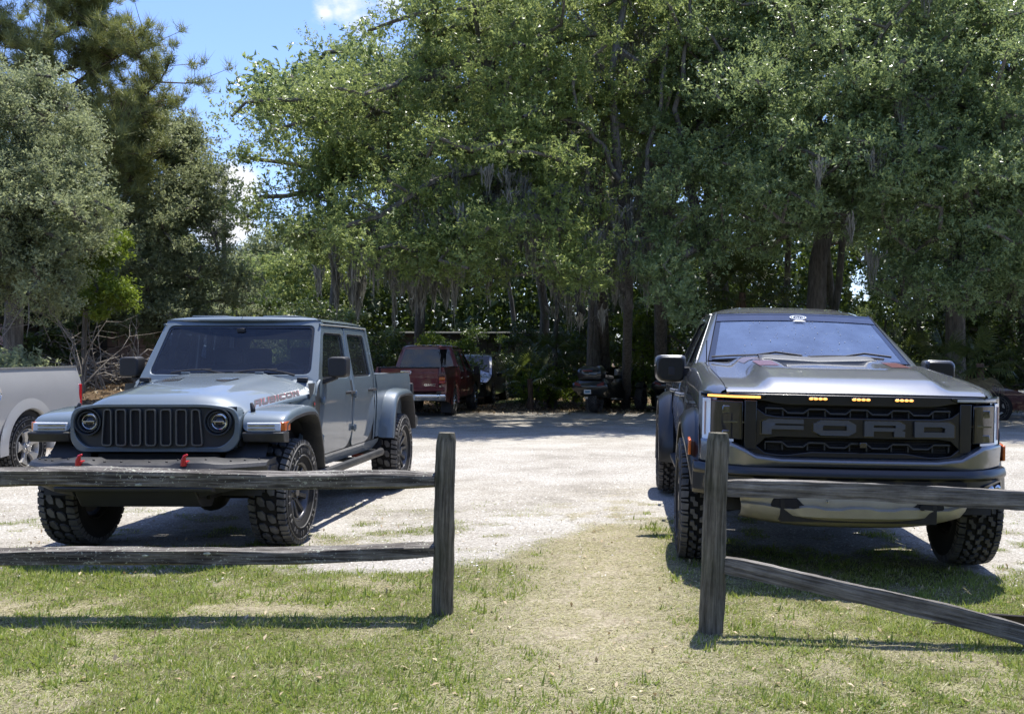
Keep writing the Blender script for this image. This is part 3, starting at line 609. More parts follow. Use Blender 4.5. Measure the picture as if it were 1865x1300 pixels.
tree('live_oak', 'shady oak with low drooping branches at the right edge', [T_(1740, 26), T_(1740, 26, 500), T_(1770, 26, 330), T_(1800, 26, 100)], .28,
     [B(1760, 150, 23, 2.6, 2.2), B(1700, 330, 22.5, 1.9, 1.6), B(1830, 330, 22, 1.8, 2.0), B(1640, 500, 23.5, .9, 1.1), B(1720, 500, 22.5, 1.1, 1.0), B(1850, 500, 22, 1.2, 1.2), B(1900, 120, 24, 3.0, 2.6), B(1950, 400, 23, 2.2, 2.4), B(1700, 40, 24, 2.6, 1.6)],
     400, .66, 40, 13, .045, LF_RIGHT, 105, mossn=50, group='live oaks round the lot')
tree('live_oak', 'far oak just outside the right edge shading the ground', [T_(2250, 24), T_(2250, 24, 400), T_(2260, 24, 100)], .3, [(14.5, 24, 8, 4.0, 4, 3.2), (16, 23, 5.5, 3, 3, 2)], 150, .9, 30, 10, .09, LF_RIGHT, 115, group='live oaks round the lot')
tree('live_oak', 'added oak whose crown shades the motorcycles and the maroon pickup', [(-.9, 32.5, 0), (-.8, 32.2, 4), (-.6, 31, 7.5), (-.3, 30, 9.5)], .24,  # oak put in to deepen the shade at the back of the lot
     [(-8.2, 29.5, 8.6, 2.2, 3.2, .8), (-5, 29.3, 9.6, 2.4, 3.4, .9), (-1.8, 29.3, 10.8, 2.6, 3.6, 1), (1.6, 29.3, 11, 2.6, 3.6, 1), (5, 29.3, 11, 2.6, 3.6, 1), (8.5, 29, 11, 2.8, 3.6, 1), (12, 28.5, 11, 2.8, 3.6, 1)], 210, .95, 30, 8, .11, LF_RIGHT, 130, group='live oaks round the lot')
# a second row of oaks behind, added to shade the far part of the lot
for i, (px, Y, lab) in enumerate(((760, 37, 'oak in the second row behind the maroon pickup cab'), (985, 40, 'oak in the second row beyond the black minivan'), (1050, 38, 'oak in the second row behind the motorcycles'), (1290, 36, 'oak in the second row behind the lettered pickup left mirror'), (1500, 37, 'oak in the second row behind the lettered pickup roof'), (1750, 35, 'oak in the second row behind the palmettos'), (1960, 33, 'oak in the second row at the right edge'))):
    x_ = T_(px, Y)[0]; hz = 8.8 if px < 700 else 10.5
    tree('live_oak', lab, [(x_, Y, 0), (x_ + .2, Y - .5, 3), (x_ - .2, Y - 1, 6), (x_, Y - 1.5, hz - 2)], .22, [(x_, Y - 1, hz - 1.5, 3.0, 3.6, 2.0), (x_ - 1.5, Y - 4.5, hz - 2, 2.4, 3.0, 1.6), (x_ + 1.6, Y - 3.5, hz - 3.2, 2.2, 3.0, 1.5), (x_, Y - 1, hz - 4.4, 2.8, 2.0, 1.2)], 150, .85, 30, 9, .085, LF_RIGHT if px > 700 else LF_OAK, 400 + i, group='live oaks round the lot')
# left side
ft = tree('feathery_tree', 'grey green feathery tree at the far left edge', [T_(20, 21), T_(30, 21, 450), T_(50, 21, 300), T_(60, 21, 180)], .20,
     [B(30, 230, 20, 1.3, 1.2), B(110, 400, 20, 1.15, 1.3), B(30, 400, 19.5, 1.5, 1.5), B(60, 520, 19.5, 1.2, .7), B(-60, 300, 20, 1.8, 2.4), B(150, 260, 21, .5, .5), B(100, 330, 20, .9, .6)], 310, .46, 42, 13, .035, LF_GREY, 106, group='trees at the left edge')
rs = np.random.RandomState(12); g = G()
for i in range(16):
    p = Vector((rs.uniform(-.3, 1.6), rs.uniform(-1.6, -.6), rs.uniform(2.0, 3.0))); d = Vector((rs.normal() * .6 + .3, rs.normal() * .3, -.5)).normalized(); pts = [p]
    for k in range(5): d = (d + Vector(rs.normal(size=3)) * .28 + Vector((0, 0, -.08))).normalized(); pts.append(pts[-1] + d * .26)
    g.add(tube(pts, [.014, .012, .010, .008, .006, .003], 4, False))
    for k in (2, 3, 4): g.add(tube([pts[k], pts[k] + Vector(rs.normal(size=3)) * .22], [.006, .002], 3, False))
o = g.o('dead_twigs', DEADW, ft, ang=60); o['kind'] = 'stuff'
tree('oak_sapling', 'small lime green tree between the feathery tree and the pine', [T_(150, 23), T_(155, 23, 560), T_(160, 23, 450)], .07,
     [B(160, 410, 22.5, .75, .45), B(200, 455, 22.5, .55, .3), B(130, 470, 22.5, .7, .5), B(190, 540, 22.5, .7, .5)], 60, .34, 34, 12, .042, LF_LIME, 107, group='trees at the left edge')
tree('live_oak', 'rounded grey green oak left of the patch of sky', [T_(330, 28), T_(330, 28, 560), T_(320, 28, 420), T_(310, 28, 300)], .24,
     [B(290, 330, 27.5, 1.8, 1.7), B(330, 440, 27, 1.7, 1.5), B(260, 480, 26.5, 1.5, 1.2), B(240, 240, 28, 1.4, 1.0), B(310, 250, 28, 1.1, .8), B(370, 350, 27.5, .9, .9), B(380, 530, 27, 1.1, 1.2), B(290, 580, 26.5, 1.4, .7), B(190, 560, 26, 1.3, .8)], 340, .58, 40, 13, .044, LF_GREY, 108, group='live oaks round the lot')
# pine
def pine():
    rs = np.random.RandomState(77); bx, by, _ = T_(50, 25.5); bz = gzf(bx, by); r_ = empty('pine_tree', (bx, by, bz), label='tall pine with long needles and bare limbs at the upper left', cat='tree')
    tip = Vector((.9, 0, 13.5)); g = G().add(tube([(0, 0, -.2), (.2, 0, 4), (.5, 0, 8), tip], [.22, .18, .13, .04], 10, False)); ends = []
    def limb(z, ln, az, up):
        ln *= .95 if z < 6.4 else (.72 if z < 8.3 else .52)
        p = Vector((lerp(0, .6, z / 8.5), 0, z)); d = Vector((cos(az), sin(az) * .8, up)).normalized(); pts = [p]; 
        for k in range(5): d = (d + Vector((0, 0, .10)) + Vector(rs.normal(size=3)) * .10).normalized(); pts.append(pts[-1] + d * ln / 5)
        g.add(tube(pts, [.075, .06, .05, .04, .028, .012], 6, False))
        for k in range(2, 6):
            for j in range(4):
                e = (d * .6 + Vector(rs.normal(size=3)) * .75).normalized(); e.z = abs(e.z) * .8; L2 = rs.uniform(.4, 1.1) * ln / 3.0; q = pts[k] + e * L2; g.add(tube([pts[k], pts[k].lerp(q, .5) + Vector(rs.normal(size=3)) * .05, q], [.022, .016, .008], 4, False)); ends.append(q); ends.append(pts[k].lerp(q, .6))
                for i in range(5): w = q + Vector(rs.normal(size=3)) * .30 + Vector((0, 0, .1)); g.add(tube([pts[k].lerp(q, .7), w], [.010, .006], 3, False)); ends.append(w)
        ends.append(pts[-1])
    for z, ln, az, up in ((4.2, 3.0, .15, .25), (4.8, 2.6, -.5, .2), (5.2, 2.4, 3.0, .3), (5.6, 3.6, .1, .35), (6.2, 2.8, .7, .3), (6.6, 2.2, 2.6, .3), (7.0, 3.4, -.1, .45), (7.6, 2.4, .5, .4), (8.0, 2.4, 3.3, .3), (8.6, 2.7, .0, .5), (9.2, 2.0, -.8, .5), (9.6, 1.8, 2.7, .5), (10.2, 1.6, .6, .6), (10.8, 1.5, -.3, .7), (11.5, 1.2, 2, .8), (5.0, 2.2, 1.4, .3), (7.2, 2.0, -1.3, .3), (3.6, 2.2, -.2, .1)): limb(z, ln, az, up)
    g.o('trunk', BKP, r_, ang=60)
    E = np.array([tuple(e) for e in ends]); per = 80; n = len(E) * per; d = rs.normal(size=(n, 3)); d /= np.linalg.norm(d, axis=1)[:, None]; d[:, 2] += .45; l = rs.uniform(.14, .27, n); P_ = np.repeat(E, per, 0) + rs.normal(size=(n, 3)) * .05
    s = np.cross(d, rs.normal(size=(n, 3))); s /= np.linalg.norm(s, axis=1)[:, None]; s *= .0075; V = np.stack([P_ - s, P_ + s, P_ + d * l[:, None]], 1).reshape(-1, 3)
    fastmesh('crown', V, np.arange(n * 3).reshape(n, 3), NEED, r_, {'tint': ('FLOAT', np.repeat(np.clip(np.repeat(rs.uniform(.1, .8, len(E)), per) + rs.uniform(-.2, .2, n), 0, 1), 3))})['kind'] = 'stuff'
pine()
# distant trees in the gap and behind
tree('far_tree', 'pale distant tree in the gap of sky', [T_(470, 58), T_(470, 58, 560), T_(480, 58, 480)], .25, [B(465, 500, 58, 2.6, 1.8), B(520, 470, 58, 2.0, 1.8), B(430, 540, 56, 1.8, 2.0)], 110, 1.0, 40, 9, .10, LF_GREY, 109, group='distant trees beyond the lot')
tree('far_tree', 'dark distant tree low in the gap left of the oak', [T_(500, 46), T_(500, 46, 600), T_(500, 46, 560)], .25, [B(500, 560, 46, 2.6, 2.2), B(560, 540, 44, 2.4, 2.4), B(440, 590, 44, 1.6, 1.4)], 110, .9, 40, 10, .09, LF_OAK, 110, group='distant trees beyond the lot')
# shrubs of the understory, each on its own
def shrub(px, Y, h, w, lm, seed, label, nc=26, size=.055, R=.42, tw=30, lpt=8):
    x_, y_, _ = T_(px, Y); z_ = gzf(x_, y_); tree('shrub', label, [(x_, y_, z_), (x_ + .05, y_, z_ + h * .35), (x_, y_, z_ + h * .55)], .035, [(x_, y_, z_ + h * .55, w, w * .8, h * .5)], nc, R, tw, lpt, size, lm, seed, shell=.1, group='shrubs under the trees', cat='shrub')
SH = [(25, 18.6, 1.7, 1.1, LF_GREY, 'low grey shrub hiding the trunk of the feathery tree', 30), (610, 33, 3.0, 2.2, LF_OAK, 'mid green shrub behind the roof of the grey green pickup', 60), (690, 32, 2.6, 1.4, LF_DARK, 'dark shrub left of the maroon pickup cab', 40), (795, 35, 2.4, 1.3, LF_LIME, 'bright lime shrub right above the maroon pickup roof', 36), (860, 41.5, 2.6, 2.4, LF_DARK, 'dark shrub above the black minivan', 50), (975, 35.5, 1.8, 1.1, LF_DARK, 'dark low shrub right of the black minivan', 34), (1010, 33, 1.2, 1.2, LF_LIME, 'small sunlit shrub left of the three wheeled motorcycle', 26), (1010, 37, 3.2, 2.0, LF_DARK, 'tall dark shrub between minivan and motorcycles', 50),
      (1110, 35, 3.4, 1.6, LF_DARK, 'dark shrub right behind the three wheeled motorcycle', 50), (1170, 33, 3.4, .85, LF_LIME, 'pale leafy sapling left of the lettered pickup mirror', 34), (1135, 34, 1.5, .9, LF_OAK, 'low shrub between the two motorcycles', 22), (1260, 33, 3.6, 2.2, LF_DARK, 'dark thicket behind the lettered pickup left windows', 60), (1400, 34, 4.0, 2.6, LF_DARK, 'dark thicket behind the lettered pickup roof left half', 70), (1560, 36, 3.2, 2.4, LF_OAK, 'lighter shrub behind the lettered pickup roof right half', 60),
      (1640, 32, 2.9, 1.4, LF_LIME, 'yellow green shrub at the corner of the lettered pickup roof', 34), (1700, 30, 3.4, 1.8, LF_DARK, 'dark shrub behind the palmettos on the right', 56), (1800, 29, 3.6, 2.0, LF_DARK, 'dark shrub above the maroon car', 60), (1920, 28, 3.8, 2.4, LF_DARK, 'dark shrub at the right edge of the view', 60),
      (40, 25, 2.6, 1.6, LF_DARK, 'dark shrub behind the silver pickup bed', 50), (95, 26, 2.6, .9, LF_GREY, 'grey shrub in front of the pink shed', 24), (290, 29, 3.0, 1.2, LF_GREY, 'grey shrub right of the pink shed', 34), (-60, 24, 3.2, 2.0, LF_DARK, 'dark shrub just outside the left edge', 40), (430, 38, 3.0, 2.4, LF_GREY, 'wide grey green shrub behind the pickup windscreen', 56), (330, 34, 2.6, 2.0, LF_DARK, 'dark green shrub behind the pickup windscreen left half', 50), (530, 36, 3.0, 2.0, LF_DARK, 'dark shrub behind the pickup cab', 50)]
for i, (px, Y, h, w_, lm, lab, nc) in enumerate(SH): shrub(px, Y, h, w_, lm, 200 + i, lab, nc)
# dark woods behind, one mass
rs = np.random.RandomState(9); n = 140000; x = rs.uniform(-46, 38, n); k = rs.uniform(0, 1, n); y = 44 + 14 * k + .15 * np.abs(x); top = 7.5 + 3.0 * fbm(x, y * .3, .12, 4, 44) + 2 * sstep(5, 20, x); gap = np.exp(-((x / y + .355) / .07) ** 2); top = top * (1 - .55 * gap); z = -.4 + top * rs.uniform(0, 1, n) ** .8
px_ = 1130 + 1850 * x / y; hole = (np.abs(px_ - 1565) < 17) & (np.abs(z - 5.0) < .8) ; k = ~hole & ((fbm(x * 1.1, z * 1.1, .9, 3, 45) > .36) | (z < 6.0)); P_ = np.stack([x, y, z], 1)[k]
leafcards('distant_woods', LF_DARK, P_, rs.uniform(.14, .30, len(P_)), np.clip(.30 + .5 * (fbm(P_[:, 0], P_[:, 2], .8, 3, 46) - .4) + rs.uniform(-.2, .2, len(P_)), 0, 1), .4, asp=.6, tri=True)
for i, (px, Y) in enumerate(((100, 33), (180, 30), (410, 40), (600, 38), (950, 42), (1010, 34), (1075, 31), (1230, 34), (1330, 33), (1420, 36), (1500, 33), (1610, 34), (1690, 31), (1830, 32), (1880, 28))):
    x_, y_, _ = T_(px, Y); rs = np.random.RandomState(300 + i); z_ = gzf(x_, y_); r_ = .07 + .08 * rs.rand(); a = rs.normal(size=2) * .5
    o = G().add(tube([(0, 0, -.2), (a[0] * .2, 0, 1.8), (a[0] * .6 + .1, 0, 4), (a[0] + a[1] * .4, 0, 7.5)], [r_ * 1.3, r_, r_ * .9, r_ * .6], 8, False)).o('tree_trunk', BKO, None, ang=60); o.location = (x_, y_, z_)
    wh = ('behind the silver pickup', 'beside the pink shed', 'behind the slotted grille pickup windscreen', 'behind the slotted grille pickup cab', 'beyond the minivan', 'right of the minivan', 'behind the three wheeled motorcycle', 'left of the lettered pickup cab', 'behind the left end of the lettered pickup roof', 'near the tall palm', 'above the middle of the lettered pickup roof', 'above the right end of the lettered pickup roof', 'beside the palmettos', 'behind the maroon car', 'at the right edge')[i]
    tag(o, 'slim dark trunk in the undergrowth ' + wh, 'tree', 'slim trunks in the undergrowth')
# unseen woods behind the camera, added to darken reflections in paint and glass
rs = np.random.RandomState(19); n = 26000; x = rs.uniform(-45, 45, n); y = -24 - 8 * rs.uniform(0, 1, n); z = (6.5 + 3 * fbm(x, y, .15, 3, 4)) * rs.uniform(0, 1, n)
leafcards('reflection_woods', LF_DARK, np.stack([x, y, z], 1), rs.uniform(.35, .7, n), rs.uniform(.1, .5, n), .4, asp=.7, tri=True)
# palmettos and a cabbage palm: fan leaves
PALM = leafmat('palm_frond', [(.025, .040, .014), (.055, .080, .022), (.12, .14, .04)], .42, .3, (.2, .26, .04), .5); PALMD = leafmat('dead_frond', [(.09, .075, .04), (.16, .13, .07), (.26, .22, .10)], .7, .25, (.3, .25, .1), .3)
def frond_mesh(m, seed):
    rs = np.random.RandomState(seed); V = []; F = []; T2 = []
    def q(a, b_, w0, w1, nrm):
        a = Vector(a); b_ = Vector(b_); s = (b_ - a).cross(nrm).normalized(); k = len(V); V.extend([tuple(a - s * w0), tuple(a + s * w0), tuple(b_ + s * w1), tuple(b_ - s * w1)]); F.append((k, k + 1, k + 2, k + 3)); T2.extend([rs.uniform(.2, .8)] * 4)
    up = Vector((0, 0, 1)); q((0, 0, 0), (.35, 0, .10), .014, .011, up); q((.35, 0, .10), (.68, 0, .12), .011, .008, up); h = Vector((.68, 0, .12))
    for i in range(22):
        a = RAD(-118 + 236 * i / 21); ln = .48 + .14 * cos(a) + rs.uniform(-.03, .03); mid = h + Vector((cos(a) * ln * .6, sin(a) * ln * .6, .02 - .10 * abs(sin(a)))); e = h + Vector((cos(a) * ln, sin(a) * ln, -.14 - .10 * rs.rand())); q(h, mid, .006, .020, up); q(mid, e, .020, .002, up)
    me = fastmesh('frond', np.array(V), np.array(F), m, None, {'tint': ('FLOAT', np.array(T2))}); d = me.data; bpy.data.objects.remove(me); return d
FR = [frond_mesh(PALM, 1), frond_mesh(PALM, 2), frond_mesh(PALMD, 3)]
def palm(px, Y, h, nf, sc_, label, seed, name='palmetto', dead=0):
    rs = np.random.RandomState(seed); x_, y_, _ = T_(px, Y); z_ = gzf(x_, y_); r_ = empty(name, (x_, y_, z_), label=label, cat='palm', group='palms in the undergrowth')
    G().add(tube([(0, 0, -.1), (.02, 0, h * .5), (0, 0, h)], [.10, .08, .09] if h > .8 else [.07, .06, .05], 9)).o('trunk', BKP, r_)
    for i in range(nf + dead):
        de = i >= nf; o = bpy.data.objects.new('frond', FR[2] if de else FR[i % 2]); COL.objects.link(o); o.parent = r_; o.location = (0, 0, h - .03); pit = RAD(rs.uniform(-75, -40)) if de else RAD(lerp(78, -25, (i / nf) ** .8)) ; o.rotation_euler = (rs.uniform(-.3, .3), -pit, i * 2.4 + rs.uniform(-.3, .3)); s = sc_ * rs.uniform(.8, 1.15); o.scale = (s, s, s)
palm(1352, 26.5, 3.3, 26, 1.15, 'tall cabbage palm with drooping dark fans left above the lettered pickup roof', 1, 'cabbage_palm', 8)
palm(1318, 27, 1.9, 12, .95, 'shorter palm beside the tall cabbage palm', 2)
palm(1730, 23.5, 1.35, 13, .85, 'palmetto with hanging dead fans right of the lettered pickup cab', 3, dead=9)
palm(1785, 23.0, 1.45, 11, .75, 'palmetto with a yellow sunlit fan near the right edge', 4, dead=5)
palm(1655, 26, 1.5, 12, .9, 'palmetto half behind the lettered pickup roof corner', 5, dead=3)
palm(965, 31.5, 1.0, 14, .95, 'palmetto right of the black minivan', 6)
palm(1000, 33.5, 1.6, 14, 1.0, 'taller palmetto behind, between minivan and motorcycles', 7)
palm(935, 43, 1.1, 12, 1.0, 'palmetto directly behind the black minivan', 8)
# bare twiggy branches, brush pile, sheds, wire fence
def deadtree(px, Y, h, seed, label, n=9, sp=1.0, lean=0):
    rs = np.random.RandomState(seed); x_, y_, _ = T_(px, Y); g = G()
    for i in range(n):
        d = Vector((rs.normal() * .35 * sp + lean, rs.normal() * .25, 1)).normalized(); pts = [Vector((rs.normal() * .1, 0, -.1))]
        for k in range(6): d = (d + Vector((rs.normal() * .22, rs.normal() * .15, -.03 * k * sp))).normalized(); pts.append(pts[-1] + d * h / 6)
        g.add(tube(pts, [.022, .020, .016, .013, .010, .007, .004], 4, False))
        for k in (2, 3, 4, 5): e = pts[k] + Vector((rs.normal(), rs.normal() * .5, rs.rand() * .6)) * .45; g.add(tube([pts[k], pts[k].lerp(e, .5) + Vector(rs.normal(size=3)) * .04, e], [.009, .006, .003], 3, False))
    o = g.o('dead_sapling', DEADW, None, ang=60); o.location = (x_, y_, gzf(x_, y_)); tag(o, label, 'shrub', 'bare saplings by the brush pile')
deadtree(145, 22.5, 2.4, 1, 'bare grey sapling right behind the silver pickup tail', 6); deadtree(190, 23.5, 2.0, 2, 'bare twiggy sapling in front of the pink shed', 5); deadtree(255, 24, 1.8, 3, 'bare pale sapling beside the grey green pickup mirror', 5, .7)
rs = np.random.RandomState(5); g = G()
for i in range(130):
    c_ = Vector((rs.normal() * .9, rs.normal() * .7, abs(rs.normal()) * .22)); d = Vector((rs.normal(), rs.normal() * .7, rs.normal() * .28)).normalized(); l = rs.uniform(.4, 1.3); w = Vector(rs.normal(size=3)) * .10; r = rs.uniform(.006, .026)
    g.add(tube([c_ - d * l * .5, c_ + w, c_ + d * l * .5], [r, r * .8, r * .4], 4, False))
x_, y_, _ = T_(225, 24.5); o = g.o('brush_pile', DEADW, None, ang=60); o.location = (x_, y_, gzf(x_, y_) + .1); tag(o, 'heap of grey cut branches on the leafy bank behind the silver pickup', 'brush pile')
# hanging dead branches under the grey tree
def shed(px, Y, w, d, h, wallm, roofm, label, pitch=.25, rz=0, z0=None):
    x_, y_, _ = T_(px, Y); r_ = empty('shed', (x_, y_, gzf(x_, y_) if z0 is None else z0), (0, 0, rz), label, 'shed')
    n = int(w / .3)
    for i in range(n): G().add(box(-w / 2 + w * (i + .5) / n, -d / 2, h / 2 - .1, w / n - .012, .03, h + .2)).o('wall_board', wallm, r_, bev=.004) if i == 0 else None
    src = [c for c in r_.children if c.name.startswith('wall_board')][0]
    for i in range(1, n): c = src.copy(); COL.objects.link(c); c.parent = r_; c.location = (w * i / n, 0, 0)
    G().add(box(0, .02, h / 2, w - .05, d - .08, h - .02)).o('wall', wallm, r_)
    G().add(loft([[(x, y, z) for y, z in ((-d / 2 - .25, h - .02), (-d / 2 - .25, h + .04), (0, h + pitch * d / 2 + .06), (d / 2 + .25, h + .04), (d / 2 + .25, h - .02), (0, h + pitch * d / 2))] for x in (-w / 2 - .2, w / 2 + .2)])).o('roof', roofm, r_)
    G().add(box(w * .2, -d / 2 - .02, 1.0, .8, .04, 1.9)).o('door', simple('shed_door', (.10, .09, .08), .8), r_, bev=.01)
    return r_
shed(165, 28.5, 4.2, 3.0, 2.0, simple('pink_render', (.42, .30, .27), .85, var=.15), simple('tin_roof', (.35, .40, .44), .35, metal=.6, var=.3), 'pink walled shed with a tin roof behind the bare saplings', z0=.55)
shed(880, 44, 6.5, 4.0, 2.6, simple('dark_boards', (.05, .045, .04), .85, var=.2), simple('old_roof', (.035, .037, .03), .8, var=.3), 'low dark shed with a pale roof edge beyond the minivan', .04)
g = empty('wire_fence', T_(170, 26.5)[:2] + (gzf(*T_(170, 26.5)[:2]),), label='sagging wire fence on thin posts behind the brush pile', cat='fence')
for i in range(5): G().add(tube([(-3 + 1.6 * i, 0, -.1), (-3 + 1.6 * i + .04, 0, 1.3)], .03, 6)).o('post', UND, g)
for z in (.5, .85, 1.2): G().add(tube([(-3 + .8 * i, 0, z - .05 * (i % 2)) for i in range(9)], .008, 4)).o('wire', UND, g)

# ------------------------------------------------------------------ wheels
def lugs(R, W, N, pats, depth=.014, crown=.014):
    V = []; F = []
    def P(a, w, r): t = 2 * pi * a / N; return (w * W / 2, r * cos(t), r * sin(t))
    for i in range(N):
        for poly, phase in pats:
            k = len(V); n = len(poly)
            ca_ = sum(q[0] for q in poly) / n; cw_ = sum(q[1] for q in poly) / n; poly = [(ca_ + (a - ca_) * .86, w if abs(w) > .97 else cw_ + (w - cw_) * .88) for a, w in poly]
            for (a, w) in poly: V.append(P(i + a + phase, w, R - crown * abs(w) ** 3))
            for (a, w) in poly: V.append(P(i + a + phase, w * (1.03 if abs(w) > .97 else 1), R - crown * abs(w) ** 3 - (.050 if abs(w) > .97 else depth)))
            F.append(tuple(range(k, k + n))); F += [(k + j, k + (j + 1) % n, k + n + (j + 1) % n, k + n + j) for j in range(n)]
    return V, F
MUD = [([(.02, .60), (.50, .56), (.62, 1.0), (.12, 1.0)], 0), ([(.55, .60), (.90, .58), (1.0, 1.0), (.70, 1.0)], 0),
       ([(.0, .03), (.46, .06), (.78, .24), (.74, .50), (.34, .50), (.02, .30)], .1),
       ([(.0, -.03), (-.46, -.06), (-.78, -.24), (-.74, -.50), (-.34, -.50), (-.02, -.30)], .62),
       ([(-.02, -.60), (-.50, -.56), (-.62, -1.0), (-.12, -1.0)], 0), ([(-.55, -.60), (-.90, -.58), (-1.0, -1.0), (-.70, -1.0)], 0)]
def S_(c, h, ph, sg=1): return ([(.02, c - h), (.40, c - h), (.52, c - h * .2), (.90, c - h * .1), (.92, c + h), (.50, c + h), (.40, c + h * .3), (.04, c + h * .1)] if sg > 0 else [(.02, c + h), (.40, c + h), (.52, c + h * .2), (.90, c + h * .1), (.92, c - h), (.50, c - h), (.40, c - h * .3), (.04, c - h * .1)], ph)
ATP = [([(.05, .70), (.60, .66), (.66, 1.0), (.02, 1.0)], 0), ([(.72, .68), (.93, .70), (.95, 1.0), (.76, 1.0)], 0), S_(.44, .19, .3), S_(0, .19, .0, -1), S_(-.44, .19, .55),
       ([(-.05, -.70), (-.60, -.66), (-.66, -1.0), (-.02, -1.0)], 0), ([(-.72, -.68), (-.93, -.70), (-.95, -1.0), (-.76, -1.0)], 0)]
RDT = [([(.04, c - .12), (.9, c - .12), (.9, c + .12), (.04, c + .12)], p) for c, p in ((-.84, 0), (-.5, .5), (-.16, 0), (.16, .5), (.5, 0), (.84, .5))]
def tyre_geo(D, W, rr, pats, N, seg=64):
    R = D / 2; h = W / 2
    pr = [(-h * .72, rr - .01), (-h * .86, rr + .012), (-h * 1.0, rr + (R - rr) * .38), (-h * 1.01, rr + (R - rr) * .62), (-h * .95, R - .045), (-h * .80, R - .024), (0, R - .016), (h * .80, R - .024), (h * .95, R - .050), (h * 1.01, rr + (R - rr) * .62), (h * 1.0, rr + (R - rr) * .38), (h * .86, rr + .012), (h * .72, rr - .01)]
    g = G().add(revolve(pr, seg), 1).add(lugs(R, W * .95, N, pats, depth=.018))
    # raised rings and short bars on the sidewall
    for q, dr in ((.30, .004), (.74, .004)):
        g.add(revolve([(h * .985, rr + (R - rr) * q - .006), (h * 1.03, rr + (R - rr) * q - .003), (h * 1.03, rr + (R - rr) * q + .003), (h * .985, rr + (R - rr) * q + .006)], seg))
    for i in range(40):
        a = 2 * pi * i / 40
        for j in range(1 if i % 3 else 0): 
            r0 = rr + (R - rr) * .42; V, F = box(h * 1.012, 0, (r0 + .02), .012, .016, .036, (0, 0, 0)); Rm = Matrix.Rotation(a, 4, 'X'); g.add((V, F), 0, Rm)
    return g
def rim_geo(rr, W, spokes, style):
    h = W / 2; g = G()
    g.add(revolve([(-h * .7, rr - .012), (-h * .5, rr - .035), (h * .3, rr - .04), (h * .62, rr - .022), (h * .80, rr - .012), (h * .86, rr + .004), (h * .80, rr + .010), (h * .6, rr - .002), (-h * .7, rr + .002)], 48, closed=True))
    f = h * .34 if style != 'ram' else h * .6
    g.add(revolve([(f - .03, .001), (f - .03, .085), (f + .022, .078), (f + .03, .045), (f + .055, .040), (f + .058, .001)], 24))
    for i in range(spokes):
        R_ = Matrix.Rotation(2 * pi * i / spokes, 4, 'X')
        if style == 'ram':
            V, F = loft([[(f - .02, -.032, .05), (f + .02, -.026, .05), (f + .02, .026, .05), (f - .02, .032, .05)], [(f + .0, -.040, .13), (f + .035, -.03, .13), (f + .035, .03, .13), (f, .040, .13)], [(f + .01, -.075, rr - .02), (f + .05, -.065, rr - .02), (f + .05, .065, rr - .02), (f + .01, .075, rr - .02)]])
        elif style == 'thin':
            V, F = loft([[(f - .01, -.020, .06), (f + .025, -.014, .06), (f + .025, .014, .06), (f - .01, .020, .06)], [(f + .02, -.024, rr - .02), (f + .060, -.019, rr - .02), (f + .060, .019, rr - .02), (f + .02, .024, rr - .02)]])
        else:
            V, F = loft([[(f - .01, -.026, .06), (f + .02, -.02, .06), (f + .02, .02, .06), (f - .01, .026, .06)], [(f + .0, -.030, .14), (f + .032, -.022, .14), (f + .032, .022, .14), (f + .0, .030, .14)], [(f + .03, -.055, rr - .02), (f + .066, -.045, rr - .02), (f + .066, .045, rr - .02), (f + .03, .055, rr - .02)]])
        g.add((V, F), 0, R_)
    for i in range(6):
        a = 2 * pi * i / 6; g.add(revolve([(f + .02, .011), (f + .045, .009), (f + .047, .001)], 6, (0, .060 * cos(a), .060 * sin(a))))
    return g
def make_wheel(parent, loc, D, W, rr, pats, N, rim_m, spokes, style, seed=0):
    g = G().add(revolve([(-W * .2, .02), (-W * .2, rr * .72), (-W * .06, rr * .72), (-W * .06, .09), (W * .1, .07), (W * .1, .001)], 28))
    w = g.o('wheel', UND, parent, loc=loc)
    tyre_geo(D, W, rr, pats, N).o('tyre', [RUB, RUBD], w, ang=28)
    rim_geo(rr, W, spokes, style).o('rim', rim_m, w, bev=.004, segs=1)
    return w
def copy_wheel(w, parent, loc, flip=False, spin=0.0):
    c = copy_tree(w, parent); c.location = loc; c.rotation_euler = (spin, 0, pi if flip else 0); return c

# ================================================================== grey green pickup with slotted grille (left)
GREY = paint('paint_grey_green', (.108, .143, .168), .08, .06, .5)
WSG = glass('windscreen_glass', (.50, .55, .60), haze=.02, ior=1.55)
REARG = glass('rear_glass', (.55, .58, .6))
SIDEG = glass('side_glass_tinted', (.10, .12, .13), haze=.02)
J = empty('pickup_truck', (-3.40, 7.92, gzf(-3.4, 7.92) + .002), (RAD(-.28), 0, RAD(-.9)), 'grey green off road pickup with round headlamps and seven slot grille behind the left rails', 'pickup truck', 'pickup trucks in the lot')
def jside(z): return itp(z, [.45, .55, .62, .8, 1.0, 1.10, 1.16, 1.22, 1.25, 1.72, 1.80], [.745, .765, .778, .792, .799, .801, .797, .788, .782, .700, .680])
def jmap(s, off=0): return lambda y, z: (s * (jside(z) + off), y, z)
